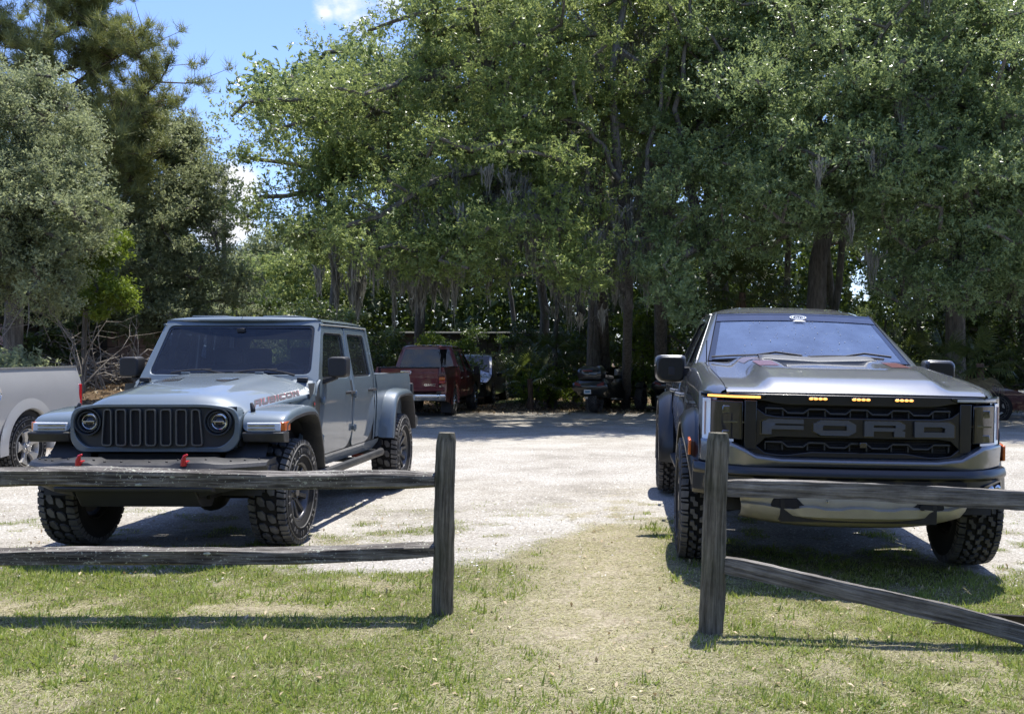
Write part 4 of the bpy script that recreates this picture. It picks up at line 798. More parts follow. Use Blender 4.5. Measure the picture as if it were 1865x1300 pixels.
# hood
def jh(u, v):
    t = abs(u); w = lerp(.612, .795, v ** .9); y = -.475 + v * 1.235 + .05 * t * t * (1 - v) - .0 
    ze = lerp(1.035, 1.145, v ** .8); zc = lerp(1.165, 1.295, v ** .85)
    f = itp(t, [0, .45, .62, .74, .84, .92, .97, 1], [1, .985, .90, .74, .50, .26, .10, 0])
    b = .024 * (1 - sstep(.42, .56, t)) * sstep(.10, .32, v)
    fr = (1 - v / .10) if v < .10 else 0
    z = lerp(ze, zc, f) + b - .052 * fr * fr
    return (u * w, y, float(z))
us = [-1, -.98, -.95, -.91, -.86, -.8, -.72, -.64, -.56, -.5, -.44, -.34, -.17, 0, .17, .34, .44, .5, .56, .64, .72, .8, .86, .91, .95, .98, 1]
vs_ = [0, .015, .035, .06, .09, .13, .2, .3, .4, .5, .6, .7, .8, .9, .97, 1]
rows = [[jh(u, v) for u in us] for v in vs_]
rows = [[(p[0], p[1] + .012, p[2] - .03) for p in rows[0]]] + rows
rows = [[(r[0][0], r[0][1], r[0][2] - .02)] + r + [(r[-1][0], r[-1][1], r[-1][2] - .02)] for r in rows]
hood = G().add(grid(rows)).o('hood', GREY, J, ang=60)
# hood vents with louvres, a blister seam, washer nozzles
for s in (-1, 1):
    g = G()
    c = [jh(s * t, v) for t, v in ((.20, .56), (.36, .50), (.40, .66), (.26, .74))]
    g.add((([(p[0], p[1], p[2] + .004) for p in c]), [(0, 1, 2, 3)])); vent = g.o('hood_vent', DARK, hood)
    g = G()
    for k in range(6):
        t = .22 + .028 * k; a = jh(s * t, .57); b = jh(s * (t + .02), .68); g.add(tube([(a[0], a[1], a[2] + .008), (b[0], b[1], b[2] + .008)], .0035, 5))
    g.o('louvre', GREY, hood)
    a = jh(s * .40, .97); G().add(box(a[0], a[1], a[2] + .008, .07, .03, .014)).o('hinge', GREY, hood, bev=.004)
# hood latches
for s in (-1, 1):
    g = G(); g.add(tube([(s * .655, -.30, 1.02), (s * .66, -.33, 1.07), (s * .645, -.32, 1.115)], [.018, .020, .012], 7)); g.add(box(s * .665, -.29, 1.03, .05, .07, .025)); g.add(box(s * .665, -.27, .99, .035, .05, .07))
    g.o('hood_latch', MB, J, bev=.005)
# decal lettering along both hood sides
DECB = simple('decal_black', (.03, .03, .033), .5); DECR = simple('decal_red', (.22, .022, .030), .45)
def decal(word, fn, mat_, name, parent, italic, dx=0, dz=0, off=0, lift=.002):
    (V, F), L_ = text_mesh(word, gap=.22, italic=italic, off=off)
    bm = bmesh.new(); me = bpy.data.meshes.new('t'); me.from_pydata(V, [], F); bm.from_mesh(me)
    for k in range(24):
        x = L_ * k / 24; bmesh.ops.bisect_plane(bm, geom=bm.verts[:] + bm.edges[:] + bm.faces[:], plane_co=(x, 0, 0), plane_no=(1, 0, 0))
    for k in range(1, 5): bmesh.ops.bisect_plane(bm, geom=bm.verts[:] + bm.edges[:] + bm.faces[:], plane_co=(0, k / 5, 0), plane_no=(0, 1, 0))
    V = [fn((v.co.x + dx) / L_, v.co.y + dz, lift) for v in bm.verts]; bm.verts.index_update(); F = [tuple(v.index for v in f.verts) for f in bm.faces]; bm.free()
    return one((V, F), name, mat_, parent, ang=60)
def hoodtext(s):
    def f(t, h, lift):
        if s < 0: t = 1 - t
        v = lerp(.17, .79, t) + h * lerp(.10, .06, t); tt = .968 - h * lerp(.088, .066, t)
        p = Vector(jh(s * tt, v)); q = Vector(jh(s * (tt - .02), v)); r = Vector(jh(s * tt, v + .01)); n = (q - p).cross(r - p).normalized()
        if n.z < 0: n = -n
        return tuple(p + n * lift)
    return f
for s in (1, -1):
    decal('RUBICON', hoodtext(s), DECR, 'lettering', hood, .2, off=.035, lift=.0012)
    decal('RUBICON', hoodtext(s), DECB, 'lettering', hood, .0, lift=.0028)
# grille
def gy(x, z=.93): return -.500 - .062 * (1 - min(1, (x / .62) ** 2)) - .03 * ((z - .76) / .35) * 0 + .02 * (1.1 - z)
go = rpoly([(-.56, .765), (.56, .765), (.622, .84), (.622, 1.02), (.585, 1.085), (.40, 1.118), (-.40, 1.118), (-.585, 1.085), (-.622, 1.02), (-.622, .84)], [.05, .05, .05, .05, .04, .1, .1, .04, .05, .05], 4)
gi = rpoly([(-.50, .800), (.50, .800), (.585, .88), (.592, 1.0), (.56, 1.062), (.40, 1.092), (-.40, 1.092), (-.56, 1.062), (-.592, 1.0), (-.585, .88)], [.05, .05, .05, .05, .04, .1, .1, .04, .05, .05], 4)
gp = lambda off: (lambda u, v: (u, gy(u, v) + off, v))
g = G().add(ring(go, gi, gp(0), 2)).add(ring(go, go, lambda u, v: (u, gy(u, v), v)))
V1, F1 = grid([[gp(0)(*p) for p in go], [(p[0] * 1.0, gy(*p) + .16, p[1]) for p in go]], True); g.add((V1, F1))
V1, F1 = grid([[gp(0)(*p) for p in gi], [gp(.028)(*p) for p in gi]], True); g.add((V1, F1))
grille = g.o('grille', GREY, J, ang=50, bev=.006)
GIN = simple('grille_insert', (.018, .024, .031), .45)
# insert panel cut by seven slots, made from strips between them
slx = [(-3 + i) * .1105 for i in range(7)]
n_ = 24; V = []; F = []
rowsI = []
for z in np.linspace(.795, 1.094, 7): rowsI.append([(x, gy(x, z) + .026, z) for x in np.linspace(-.60, .60, 40)])
one(grid(rowsI), 'grille_panel', GIN, grille)
SLR = simple('slot_ring_grey', (.13, .135, .14), .35, metal=.5)
for i, x in enumerate(slx):
    w = .040; zt = 1.080; zb = .812; cut = .018 if i in (0, 6) else 0; sx = -1 if i == 0 else 1
    o_ = rrect(x - w, x + w, zb, zt, .020, 4); i_ = rrect(x - w + .009, x + w - .009, zb + .009, zt - .009, .014, 4)
    if cut:
        def cv(P): return [(px + (-sx * cut * max(0, (pz - .92) / .14) if (px - x) * sx > 0 else 0), pz) for px, pz in P]
        o_ = cv(o_); i_ = cv(i_)
    g = G().add(grid([[gp(.020)(*p) for p in o_], [gp(-.002)(*p) for p in o_], [gp(-.002)(*p) for p in i_], [gp(.022)(*p) for p in i_]], True))
    rg = g.o('slot_ring', SLR, grille, ang=40)
    V, F = prism(i_, lambda u, v, d: (u, gy(u, v) + d, v), .016, .017); one((V, F), 'slot_recess', DARK, rg)  # flat black plate stands for the dark depth of the slot
# headlamps
for s in (-1, 1):
    cx, cz = s * .477, .985; yy = gy(cx)
    g = G().add(revolve([(yy + .02, .100), (yy - .012, .100), (yy - .012, .090), (yy + .03, .078), (yy + .06, .074), (yy + .06, .001)], 36, (cx, 0, cz), 'y'))
    h = g.o('headlamp', GIN, J, ang=40)
    G().add(revolve([(yy + .03, .079), (yy - .002, .077), (yy - .002, .069), (yy + .04, .069)], 36, (cx, 0, cz), 'y')).o('bezel', GIN, h)
    g = G().add(revolve([(yy + .045, .068), (yy + .02, .064), (yy + .016, .05), (yy + .03, .046)], 36, (cx, 0, cz), 'y')).add(box(cx, yy + .03, cz - .010, .10, .02, .014)).add(box(cx, yy + .03, cz + .046, .07, .02, .010)).add(box(cx, yy + .03, cz - .052, .05, .02, .008))
    g.o('reflector', REFL, h, bev=.003)
    V, F = sph((cx, yy + .035, cz), .040, 18, 10, (1, .55, 1)); one((V, F), 'projector_lens', LENSD, h, ang=80)
    G().add(box(cx, yy + .012, cz + .002, .085, .008, .007)).o('lamp_bar', CHR, h, bev=.002)
# front bumper: winged steel beam, lofted along x
def bsec(x):
    t = abs(x); yf = -.86 + .025 * (t / .5) ** 2 if t < .5 else -.835 + .23 * ((t - .5) / .36) ** 1.35
    zt = .715 if t < .62 else .715 - .0; zb = itp(t, [0, .5, .62, .86], [.555, .555, .60, .625]); dp = itp(t, [0, .4, .6, .86], [.22, .20, .22, .20])
    b = .018 * (1 - sstep(.18, .24, t)) * 0 + .016 * float(sstep(.27, .31, t) * (1 - sstep(.50, .60, t)))
    return [(x, yf + dp, zt + b + .01), (x, yf + .06, zt + b), (x, yf + .02, zt + b - .012), (x, yf, zt - .04), (x, yf + .004, zb + .05), (x, yf + .04, zb), (x, yf + .11, zb - .02), (x, yf + dp, zb)]
bx = [-.862, -.855, -.8, -.74, -.66, -.62, -.56, -.5, -.44, -.36, -.31, -.27, -.22, -.1, 0, .1, .22, .27, .31, .36, .44, .5, .56, .62, .66, .74, .8, .855, .862]
bump_ = G().add(loft([bsec(x) for x in bx])).o('front_bumper', MBT, J, ang=24, bev=.004)
g = G()
bolt0 = one(sph((0, 0, 0), .0085, 8, 4), 'bolt', UND, bump_)
for i, x in enumerate((-.80, -.72, -.64, -.49, -.30, -.22, -.1, .1, .22, .30, .49, .64, .72, .80)):
    p = bsec(x)[1]; b_ = bolt0 if i == 0 else copy_tree(bolt0, bump_); b_.location = (x, p[1] + .02, p[2] + .004)
for s in (-1, 1):
    g = G().add(tube([(s * .37 - .004, -.835, .70), (s * .37 - .002, -.84, .742), (s * .37 + .008, -.845, .766), (s * .37 + .030, -.848, .779)], [.023, .018, .013, .007], 8)); g.add(box(s * .37, -.815, .722, .040, .06, .02))
    g.o('tow_hook', REDM, J, bev=.004, label='red tow hook on top of the bumper')
    # lower wings of the bumper, curved black pieces
    g = G().add(loft([[(s * x, y, z) for y, z in ((yf + .16, zb + .10), (yf + .02, zb + .10), (yf, zb + .05), (yf + .05, zb), (yf + .16, zb))] for x, yf, zb in ((.44, -.80, .47), (.62, -.77, .505), (.78, -.68, .54), (.875, -.56, .575))]))
    g.o('bumper_wing', MB, bump_, ang=30, bev=.006)
g = G().add(loft([[(x, y, z) for y, z in ((-.62, .60), (-.80, .58), (-.80, .53), (-.70, .395), (-.50, .37), (-.45, .44))] for x in (-.43, -.36, .36, .43)]))
g.add(loft([[(x, y, z) for y, z in ((-.72, .56), (-.83, .545), (-.82, .515), (-.72, .50))] for x in (-.56, -.46, -.40, .40, .46, .56)]))
g.o('skid_plate', MB, J, ang=30, bev=.008)

# fender flares
def jarch(s, back=False):
    if not back: P = [(-.455, .905), (-.450, .96), (-.425, 1.005), (-.36, 1.035), (-.22, 1.060), (-.05, 1.074), (.12, 1.080), (.27, 1.070), (.37, 1.03), (.44, .95), (.50, .82), (.545, .70), (.575, .56)]; inn = [.64, .64, .63, .625, .63, .64, .655, .67, .70, .77, .775, .775, .765]
    else: P = [(y + 3.488, z) for y, z in [(-.60, .60), (-.575, .72), (-.54, .86), (-.48, .98), (-.40, 1.055), (-.28, 1.09), (0, 1.10), (.26, 1.095), (.36, 1.06), (.43, .98), (.49, .86), (.53, .74), (.55, .64)]]; inn = [.76] * 13
    def row(i, dz, off=0):
        y, z = P[i]; a = P[max(i - 1, 0)]; b = P[min(i + 1, 12)]; ty, tz = b[0] - a[0], b[1] - a[1]; l = sqrt(ty * ty + tz * tz); ny, nz = -tz / l, ty / l
        if nz < 0 and abs(nz) > .3: ny, nz = -ny, -nz
        cy0 = .05 if not back else 3.488; 
        if (ny * (y - cy0) + nz * (z - .4)) < 0: ny, nz = -ny, -nz
        return [(s * x, y + ny * d, z + nz * d) for x, d in off_(inn[i], dz)]
    return P, inn, row
def off_(i, mode):
    if mode == 'p': return [(i, .012), (lerp(i, .90, .5), .010), (.900, .0), (.925, -.008), (.938, -.026), (.942, -.05)]
    return [(.930, -.046), (.944, -.052), (.944, -.074), (.925, -.080), (.80, -.075), (i, -.07)]
for s in (-1, 1):
    for back in (False, True):
        P, inn, row = jarch(s, back)
        fl = G().add(grid([row(i, 'p') for i in range(13)])).o('fender_flare', GREY, J, ang=50, sub=1)
        G().add(grid([row(i, 'b') for i in range(13)])).o('flare_lip', MBT, fl, ang=50)
    # lamp in the flare's front face
    g = G().add(loft([[(s * x, y, z) for y, z in ((-.36, .985), (-.462, .975), (-.468, .915), (-.44, .905), (-.36, .905))] for x in (.665, .70, .88, .915)]))
    m_ = g.o('marker_lamp', LENSW, J, ang=30, bev=.006)
    for k in range(2): G().add(box(s * .775, -.471, .930 + .026 * k, .20, .006, .010)).o('light_strip', REFL, m_)
    g = G().add(loft([[(s * .905, -.462, .912), (s * .905, -.462, .978), (s * .905, -.36, .985), (s * .905, -.36, .908)], [(s * .943, -.440, .915), (s * .943, -.440, .978), (s * .944, -.33, .985), (s * .944, -.33, .910)]]))
    g.o('turn_signal', LENSA, J, ang=30, bev=.005)
    g = G().add(loft([[(s * x, y, z) for y, z in ((-.36, .905), (-.485, .907), (-.490, .895), (-.465, .835), (-.36, .825))] for x in (.640, .70, .90, .945)]))
    g.o('flare_underside', MBT, J, ang=30, bev=.012)
    # vertical side of the engine bay, wheel wells
    g = G().add(grid([[(s * .62, -.48, .80), (s * .60, -.48, 1.04)], [(s * .63, -.2, .80), (s * .625, -.2, 1.06)], [(s * .66, .2, .8), (s * .68, .2, 1.09)], [(s * .76, .62, .60), (s * .745, .60, 1.13)]]))
    g.o('inner_fender', DARK, J)
    for yc in (0.03, 3.488): G().add(revolve([(s * .50, .55), (s * .80, .55)], 16, (0, yc, .45), 'x', 0, pi)).add(revolve([(s * .50, .02), (s * .50, .55)], 16, (0, yc, .45), 'x', 0, pi)).o('wheel_well', MB, J)
# cowl side (painted, between hood edge and door), firewall and body shell
for s in (-1, 1):
    P_ = [(.34, .62), (.865, .60), (.865, 1.25), (.80, 1.25), (.70, 1.145), (.20, 1.095), (.24, 1.02), (.36, .98), (.44, .86)]
    ysd = lambda y, z: (s * lerp(jside(z) - .004, lerp(.66, .785, min(1, max(0, (y - .2) / .5))), 1 if z > 1.0 and y < .6 else 0), y, z)
    V, F = prism(P_, lambda u, v, d: (ysd(u, v)[0] - s * d, u, v), 0, .03); cw = one((V, F), 'cowl_side', GREY, J, ang=40)
    G().add(sph((s * .806, .66, 1.06), .030, 14, 6, (.12, 1, 1))).o('round_badge', MB, cw); G().add(sph((s * .810, .66, 1.06), .014, 10, 5, (.12, 1, 1))).o('badge_centre', REDM, cw)
g = G()
yb = 2.74
g.add(grid([[(-x, y, z), (x, y, z)] for x, y, z in ((.745, .80, 1.13), (.765, .80, .60))]))   # firewall
for s in (-1, 1):
    V, F = grid([[(s * (jside(z) - .014), y, z) for z in (.50, .6, .7, .8, .9, 1.0, 1.1, 1.16, 1.22, 1.235)] for y in (.60, .87, 1.4, 1.86, 2.3, 2.72)]); g.add((V, F))
g.add(grid([[(-.745, y, .50), (.745, y, .50)] for y in (.60, 2.72)])); 
shell = g.o('cab_shell', simple('seam_dark', (.03, .034, .036), .6), J, ang=40)
# cowl panel between hood and windscreen
ru = [-1, -.94, -.88, -.8, -.7, -.5, -.25, 0, .25, .5, .7, .8, .88, .94, 1]; g = G().add(grid([[(lambda p: (p[0], p[1] + .004, p[2] - .006))(jh(u, 1)) for u in ru], [(lambda p: (p[0], p[1] + .03, lerp(p[2], max(p[2], 1.258), .55)))(jh(u, 1)) for u in ru], [(lambda p: (p[0], .815 + .05 * u * u, max(p[2] - .01, 1.262)))(jh(u, 1)) for u in ru]]))
g.o('cowl', GREY, J, ang=60)
# windscreen frame: ring from outer outline to glass outline, in a raked curved plane
def wsy(z, x=0): return lerp(.79, 1.14, (z - 1.27) / .50) + .05 * (x / .7) ** 2
wo = rpoly([(-.785, 1.245), (.785, 1.245), (.690, 1.795), (-.690, 1.795)], [.02, .02, .05, .05], 4)
wi = rpoly([(-.705, 1.305), (.705, 1.305), (.650, 1.735), (-.650, 1.735)], [.06, .06, .05, .05], 4)
wf = lambda off: (lambda u, v: (u, wsy(v, u) + off, v))
g = G().add(ring(wo, wi, wf(0), 2)).add(grid([[wf(0)(*p) for p in wo], [(p[0], wsy(p[1], p[0]) + .07, p[1] + .0) for p in wo]], True)).add(grid([[wf(0)(*p) for p in wi], [wf(.03)(*p) for p in wi]], True))
wsf = g.o('windscreen_frame', GREY, J, ang=50, bev=.008)
wb = shrinkpoly(wi, .022)
g = G().add(ring(wi, wb, wf(.012), 1)); g.o('windscreen_border', GB, J)
V = [wf(.014)(*p) for p in wi]; one((V, [tuple(range(len(V)))]), 'windscreen', WSG, J)
g = G().add(ring([(-.64, 1.31), (.64, 1.31), (.64, 1.345), (-.64, 1.345)], [(-.0, 1.328)] * 4, wf(.016), 1)); g.o('windscreen_shade_strip', GB, J)
G().add(box(.0, wsy(1.70) + .04, 1.695, .07, .03, .035)).o('rain_sensor', MB, J, bev=.006)
# wipers
for x0, x1 in ((-.42, -.02), (.12, .55)):
    a = (x0 - .06, wsy(1.31) - .01, 1.322); b = (x1 - .12, wsy(1.345) - .014, 1.352)
    g = G().add(tube([a, (x0 + .1, wsy(1.33) - .02, 1.345), b], .007, 5)).add(tube([(x1 + .04, .80, 1.30), (x1 - .05, .79, 1.325), ((x0 + x1) / 2, wsy(1.345) - .025, 1.352)], [.013, .010, .006], 6))
    g.o('wiper', MB, J)
for x in (-.70, .66): G().add(box(x, .80, 1.262, .085, .05, .035)).o('cowl_hinge', MB, J, bev=.006)
# roof
def jroof(x, y): t = abs(x) / .69; return 1.805 + .012 * (1 - t * t) - .022 * max(0, (t - .86) / .14) ** 2 * 1.4 - .016 * max(0, (y - 2.2) / .5) ** 2
rx = [-.692, -.684, -.665, -.63, -.5, -.25, 0, .25, .5, .63, .665, .684, .692]
g = G().add(grid([[(x, 1.150 + .05 * (x / .7) ** 2, 1.775) for x in rx], [(x, 1.142 + .05 * (x / .7) ** 2, 1.790) for x in rx]] + [[(x * (1 - .03 * (y > 2.6)), y + .05 * (x / .7) ** 2 * (y < 1.2), jroof(x, y) - (.05 if abs(x) > .695 else 0)) for x in rx] for y in (1.165, 1.3, 1.6, 1.9, 1.93, 1.935, 2.2, 2.5, 2.66, 2.70)] + [[(x * .965, 2.735, 1.72) for x in rx]]))
roof = g.o('roof', GREY, J, ang=50)
G().add(box(0, 1.915, jroof(0, 1.9) + .001, 1.36, .006, .004)).add(box(0, 1.5, jroof(0, 1.5) + .001, .005, .76, .004)).o('roof_seam', MB, roof)
for x in (-.32, .32): G().add(box(x, 1.5, jroof(x, 1.5) + .006, .30, .6, .014)).o('roof_rib', GREY, roof, bev=.006)
# doors
def door(s, name, outer, inner, wing, handle, hinges):
    mp = jmap(s, .001); mi_ = jmap(s, -.035)
    g = G().add(ring(outer, inner, mp, 7)).add(grid([[mp(*p) for p in outer], [jmap(s, -.018)(*p) for p in outer]], True)).add(grid([[mp(*p) for p in inner], [mi_(*p) for p in inner]], True))
    d = g.o(name, GREY, J, ang=45, bev=.005)
    it = shrinkpoly(inner, -.004); i2 = shrinkpoly(inner, .018)
    G().add(ring(it, i2, jmap(s, -.016), 1)).o('window_seal', MB, d)
    V = [jmap(s, -.018)(*p) for p in inner]; one((V, [tuple(range(len(V)))]), 'window', SIDEG, d)
    hy, hz = handle
    G().add(tube([(s * (jside(hz) + .0), hy - .085, hz), (s * (jside(hz) + .038), hy - .07, hz + .003), (s * (jside(hz) + .040), hy + .05, hz + .003), (s * (jside(hz)), hy + .085, hz)], .013, 7)).add(sph((s * jside(hz), hy + .10, hz), .018, 10, 5, (.5, 1, 1))).o('door_handle', MB, d)
    G().add(sph((s * (jside(hz) - .004), hy, hz - .005), .052, 14, 6, (.12, 1.2, .8))).o('handle_recess', GREY, d)
    for hy, hz in hinges:
        g = G().add(box(s * (jside(hz) + .014), hy, hz, .028, .075, .045)).add(tube([(s * (jside(hz) + .024), hy - .02, hz - .035), (s * (jside(hz) + .024), hy - .02, hz + .035)], .013, 8)); g.o('door_hinge', GREY, d, bev=.005)
    return d
for s in (-1, 1):
    fo = rpoly([(.875, .600), (1.70, .600), (1.845, .70), (1.845, 1.735), (1.165, 1.735), (.875, 1.262)], [.03, .10, .10, .05, .07, .03], 4)
    fi = rpoly([(.985, 1.262), (1.30, 1.262), (1.765, 1.262), (1.775, 1.675), (1.215, 1.675), (.98, 1.30)], [.02, .01, .05, .05, .06, .02], 4)
    door(s, 'front_door', fo, fi, 0, (1.70, 1.12), ((.89, 1.08), (.89, .75)))
    ro = rpoly([(1.865, .600), (2.45, .600), (2.66, .78), (2.66, 1.26), (2.60, 1.735), (1.865, 1.735)], [.06, .16, .16, .02, .05, .03], 4)
    ri = rpoly([(1.945, 1.262), (2.2, 1.262), (2.575, 1.262), (2.56, 1.36), (2.525, 1.675), (1.935, 1.675)], [.04, .01, .05, .01, .05, .05], 4)
    door(s, 'rear_door', ro, ri, 0, (2.50, 1.12), ((1.885, 1.10), (1.885, .78)))
    # rear pillar of the cab, drip rail, sill
    g = G().add(grid([[jmap(s, .001)(y0, z), jmap(s, .001)(y1, z), (s * (jside(z) - .03), y1 + .02, z)] for z, y0, y1 in ((.60, 2.675, 2.72), (1.0, 2.672, 2.72), (1.25, 2.672, 2.73), (1.5, 2.645, 2.715), (1.745, 2.61, 2.70))])).o('rear_pillar', GREY, J, ang=40)
    G().add(tube([jmap(s, .004)(1.15, 1.748), jmap(s, .004)(1.9, 1.752), jmap(s, .004)(2.66, 1.748)], .010, 6)).o('drip_rail', GREY, J)
    g = G().add(grid([[jmap(s, -.002)(y, z) for z in (.50, .52, .56, .595)] for y in (.60, 1.5, 2.72)])); g.add(grid([[jmap(s, -.002)(2.72, z) for z in (.50, .595)], [jmap(s, -.002)(2.93, z) for z in (.56, .595)]])); g.o('sill', GREY, J)
    G().add(tube([(s * .80, .60, .46), (s * .84, .75, .46), (s * .84, 2.75, .46), (s * .80, 2.90, .46)], .040, 8)).add(box(s * .72, 1.0, .48, .2, .06, .04)).add(box(s * .72, 1.8, .48, .2, .06, .04)).add(box(s * .72, 2.6, .48, .2, .06, .04)).o('rock_rail', MBT, J, ang=30)
    # mirror
    g = G().add(loft([[(s * x, y, z) for x, z in rrect(.835, .995, 1.285, 1.455, .03, 3)] for y in (.93,)] + [[(s * x, 1.03, z) for x, z in rrect(.825, 1.0, 1.278, 1.46, .03, 3)], [(s * x, 1.06, z) for x, z in rrect(.825, 1.0, 1.278, 1.46, .03, 3)]]))
    mr = g.o('mirror', MB, J, ang=50, bev=.012)
    G().add(loft([[(s * .785, .95, 1.22), (s * .785, 1.06, 1.22), (s * .785, 1.06, 1.262), (s * .785, .95, 1.262)], [(s * .90, .96, 1.262), (s * .90, 1.03, 1.262), (s * .90, 1.03, 1.285), (s * .90, .96, 1.285)]])).o('mirror_arm', MB, mr, bev=.004)
    # bed side
    g = G().add(grid([[(s * (jside(z) + .002), y, z) for z in (.62, .72, .85, 1.0, 1.10, 1.16, 1.20, 1.235, 1.255, 1.268)] + [(s * .73, y, 1.272), (s * .70, y, 1.26)] for y in (2.765, 2.78, 3.0, 3.4, 3.8, 4.2, 4.31, 4.325)]))
    g.add(grid([[(s * (jside(z) + .002), 2.765, z), (s * .70, 2.765, z)] for z in (.62, .9, 1.1, 1.268)])).add(grid([[(s * (jside(z) + .002), 4.325, z), (s * .66, 4.335, z)] for z in (.62, .9, 1.1, 1.268)])).add(grid([[(s * .70, y, 1.26), (s * .70, y, .80)] for y in (2.78, 4.32)]))
    bedside = g.o('bed_side', GREY, J, ang=40)
    G().add(box(s * .775, 4.36, .99, .10, .07, .30)).o('tail_lamp', MB, J, bev=.012)
g = G().add(grid([[(-.70, y, .80), (.70, y, .80)] for y in (2.77, 4.32)])).add(grid([[(-.78, 2.77, z), (.78, 2.77, z)] for z in (.6, 1.27)])); g.o('bed_floor', DARK, J)
G().add(box(0, 4.33, .98, 1.36, .05, .56)).o('tailgate', GREY, J, bev=.012)
G().add(box(0, 4.45, .68, 1.70, .16, .14)).o('rear_bumper', MBT, J, bev=.03)
# cab back wall with rear window
bo = rrect(-.745, .745, .62, 1.74, .05, 4); bi = rrect(-.56, .56, 1.30, 1.64, .05, 4)
bmap = lambda u, v: (u * itp(v, [1.25, 1.74], [1, .90]), itp(v, [1.2, 1.74], [2.735, 2.69]), v)
g = G().add(ring(bo, bi, bmap, 3)); cb = g.o('cab_back', GREY, J, ang=40)
V = [bmap(*p) for p in bi]; one((V, [tuple(range(len(V)))]), 'rear_window', REARG, cb)
# interior
g = G().add(loft([[(x, y, z) for y, z in ((.86, 1.20), (.86, 1.285), (1.0, 1.30), (1.14, 1.27), (1.16, 1.05), (1.1, .95))] for x in (-.72, .72)])); g.o('dashboard', SEAT, J, bev=.02)
for x in (-.36, .36):
    for y0, hd in ((1.62, 0), (2.38, 0)):
        g = G().add(loft([[(x + a * w, y0 + y, z) for a, w in ((-1, .25), (-.8, .27), (.8, .27), (1, .25))] + [(x + a * w, y0 + y + .12, z) for a, w in ((1, .25), (-1, .25))] for y, z in ((0, .80), (.05, 1.05), (.10, 1.30), (.12, 1.38))])).add(box(x, y0 + .14, 1.46, .26, .09, .17)).add(box(x, y0 - .2, .82, .5, .5, .16)); g.o('seat', SEAT, J, ang=60, bev=.03)
g = G().add(revolve([(-.012, .185), (.012, .185), (.012, .165), (-.012, .165)], 28, axis='y', closed=True)).add(box(0, 0, 0, .30, .02, .05)).add(box(0, 0, -.08, .05, .02, .16)); sw = g.o('steering_wheel', MB, J, loc=(.36, 1.24, 1.24)); sw.rotation_euler = (RAD(-22), 0, 0)
g = G()
for s in (-1, 1): g.add(tube([(s * .66, 1.16, 1.28), (s * .62, 1.22, 1.70), (s * .62, 2.60, 1.70), (s * .66, 2.68, 1.2)], .030, 7)).add(tube([(s * .64, 1.95, 1.20), (s * .62, 1.95, 1.70)], .035, 7))
g.add(tube([(-.62, 1.95, 1.70), (.62, 1.95, 1.70)], .035, 7)); g.o('roll_bar', SEAT, J)
G().add(box(0, 1.20, 1.665, .24, .03, .06)).o('inside_mirror', MB, J, bev=.012)
# running gear
for y_, x_ in ((0, .22), (3.488, 0)): G().add(tube([(-.72, y_, .40), (.72, y_, .40)], .042, 10)).add(sph((x_, y_, .40), .14, 14, 8)).o('axle', UND, J)
g = G()
for s in (-1, 1):
    g.add(box(s * .42, 1.9, .50, .07, 5.0, .13)).add(tube([(s * .50, 0, .42), (s * .45, .9, .47)], .025, 7)).add(tube([(s * .52, -.10, .40), (s * .50, -.05, .95)], .032, 8)).add(tube([(s * .50, .05, .5), (s * .48, .04, .85)], .060, 10))
g.add(tube([(-.6, -.12, .44), (.6, -.16, .44)], .018, 7)).add(tube([(-.55, .12, .36), (.5, .10, .40)], .018, 7)).add(box(0, 1.0, .50, .5, 1.2, .20)).add(tube([(.3, .8, .42), (.35, 2.6, .42), (.6, 3.0, .55), (.65, 4.2, .55)], .035, 8)).add(box(.0, -.35, .62, .9, .15, .25)); g.o('chassis', UND, J, ang=40)
G().add(box(.55, 2.92, .47, .12, .06, .16)).o('spring_mount', simple('rust_red', (.16, .03, .02), .6), J, bev=.01)
g = G().add(tube([(.62, 4.36, .56), (.62, 4.52, .56)], .05, 12)); g.o('tow_hitch', UND, J)
w = make_wheel(J, (.785, 0, .413), .83, .285, .222, MUD, 24, RIMG, 10, 'thin')
copy_wheel(w, J, (.785, 3.488, .413), spin=.4); copy_wheel(w, J, (-.785, 0, .413), True, .9); copy_wheel(w, J, (-.785, 3.488, .413), True, .2)

# ================================================================== dark grey pickup with block letter grille (right)
CARB = paint('paint_carbonised_grey', (.165, .172, .183), .65, .2, .36)
WSR = glass('windscreen_glass_bright', (.20, .24, .28), haze=.20, ior=1.9, hc=(.30, .42, .70))  # blue haze colour paints sky sheen onto the dusty glass
BODB = simple('satin_black_trim', (.009, .010, .012), .32, coat=.12, var=.15)
SKID = simple('skid_plate_tan', (.36, .34, .285), .42, metal=.25, var=.1, dust=.2)
LTR = simple('letter_grey', (.062, .068, .078), .42, coat=.1)
T = empty('pickup_truck', (1.52, 7.40, -.022), (RAD(-.28), RAD(1.15), RAD(-.3)), 'wide dark grey pickup with block letters across its black grille behind the right post', 'pickup truck', 'pickup trucks in the lot')
def rside(z, y=1.5):
    x = itp(z, [.40, .55, .75, .95, 1.15, 1.28, 1.36, 1.42, 1.50, 1.86, 1.95], [.93, .965, .995, 1.010, 1.003, .975, .945, .915, .885, .725, .68])
    return x
def rfront(x, z=1.0):
    t = abs(x); return -.885 + .05 * (t / .7) ** 2 if t < .7 else -.835 + .30 * ((t - .7) / .33) ** 1.7
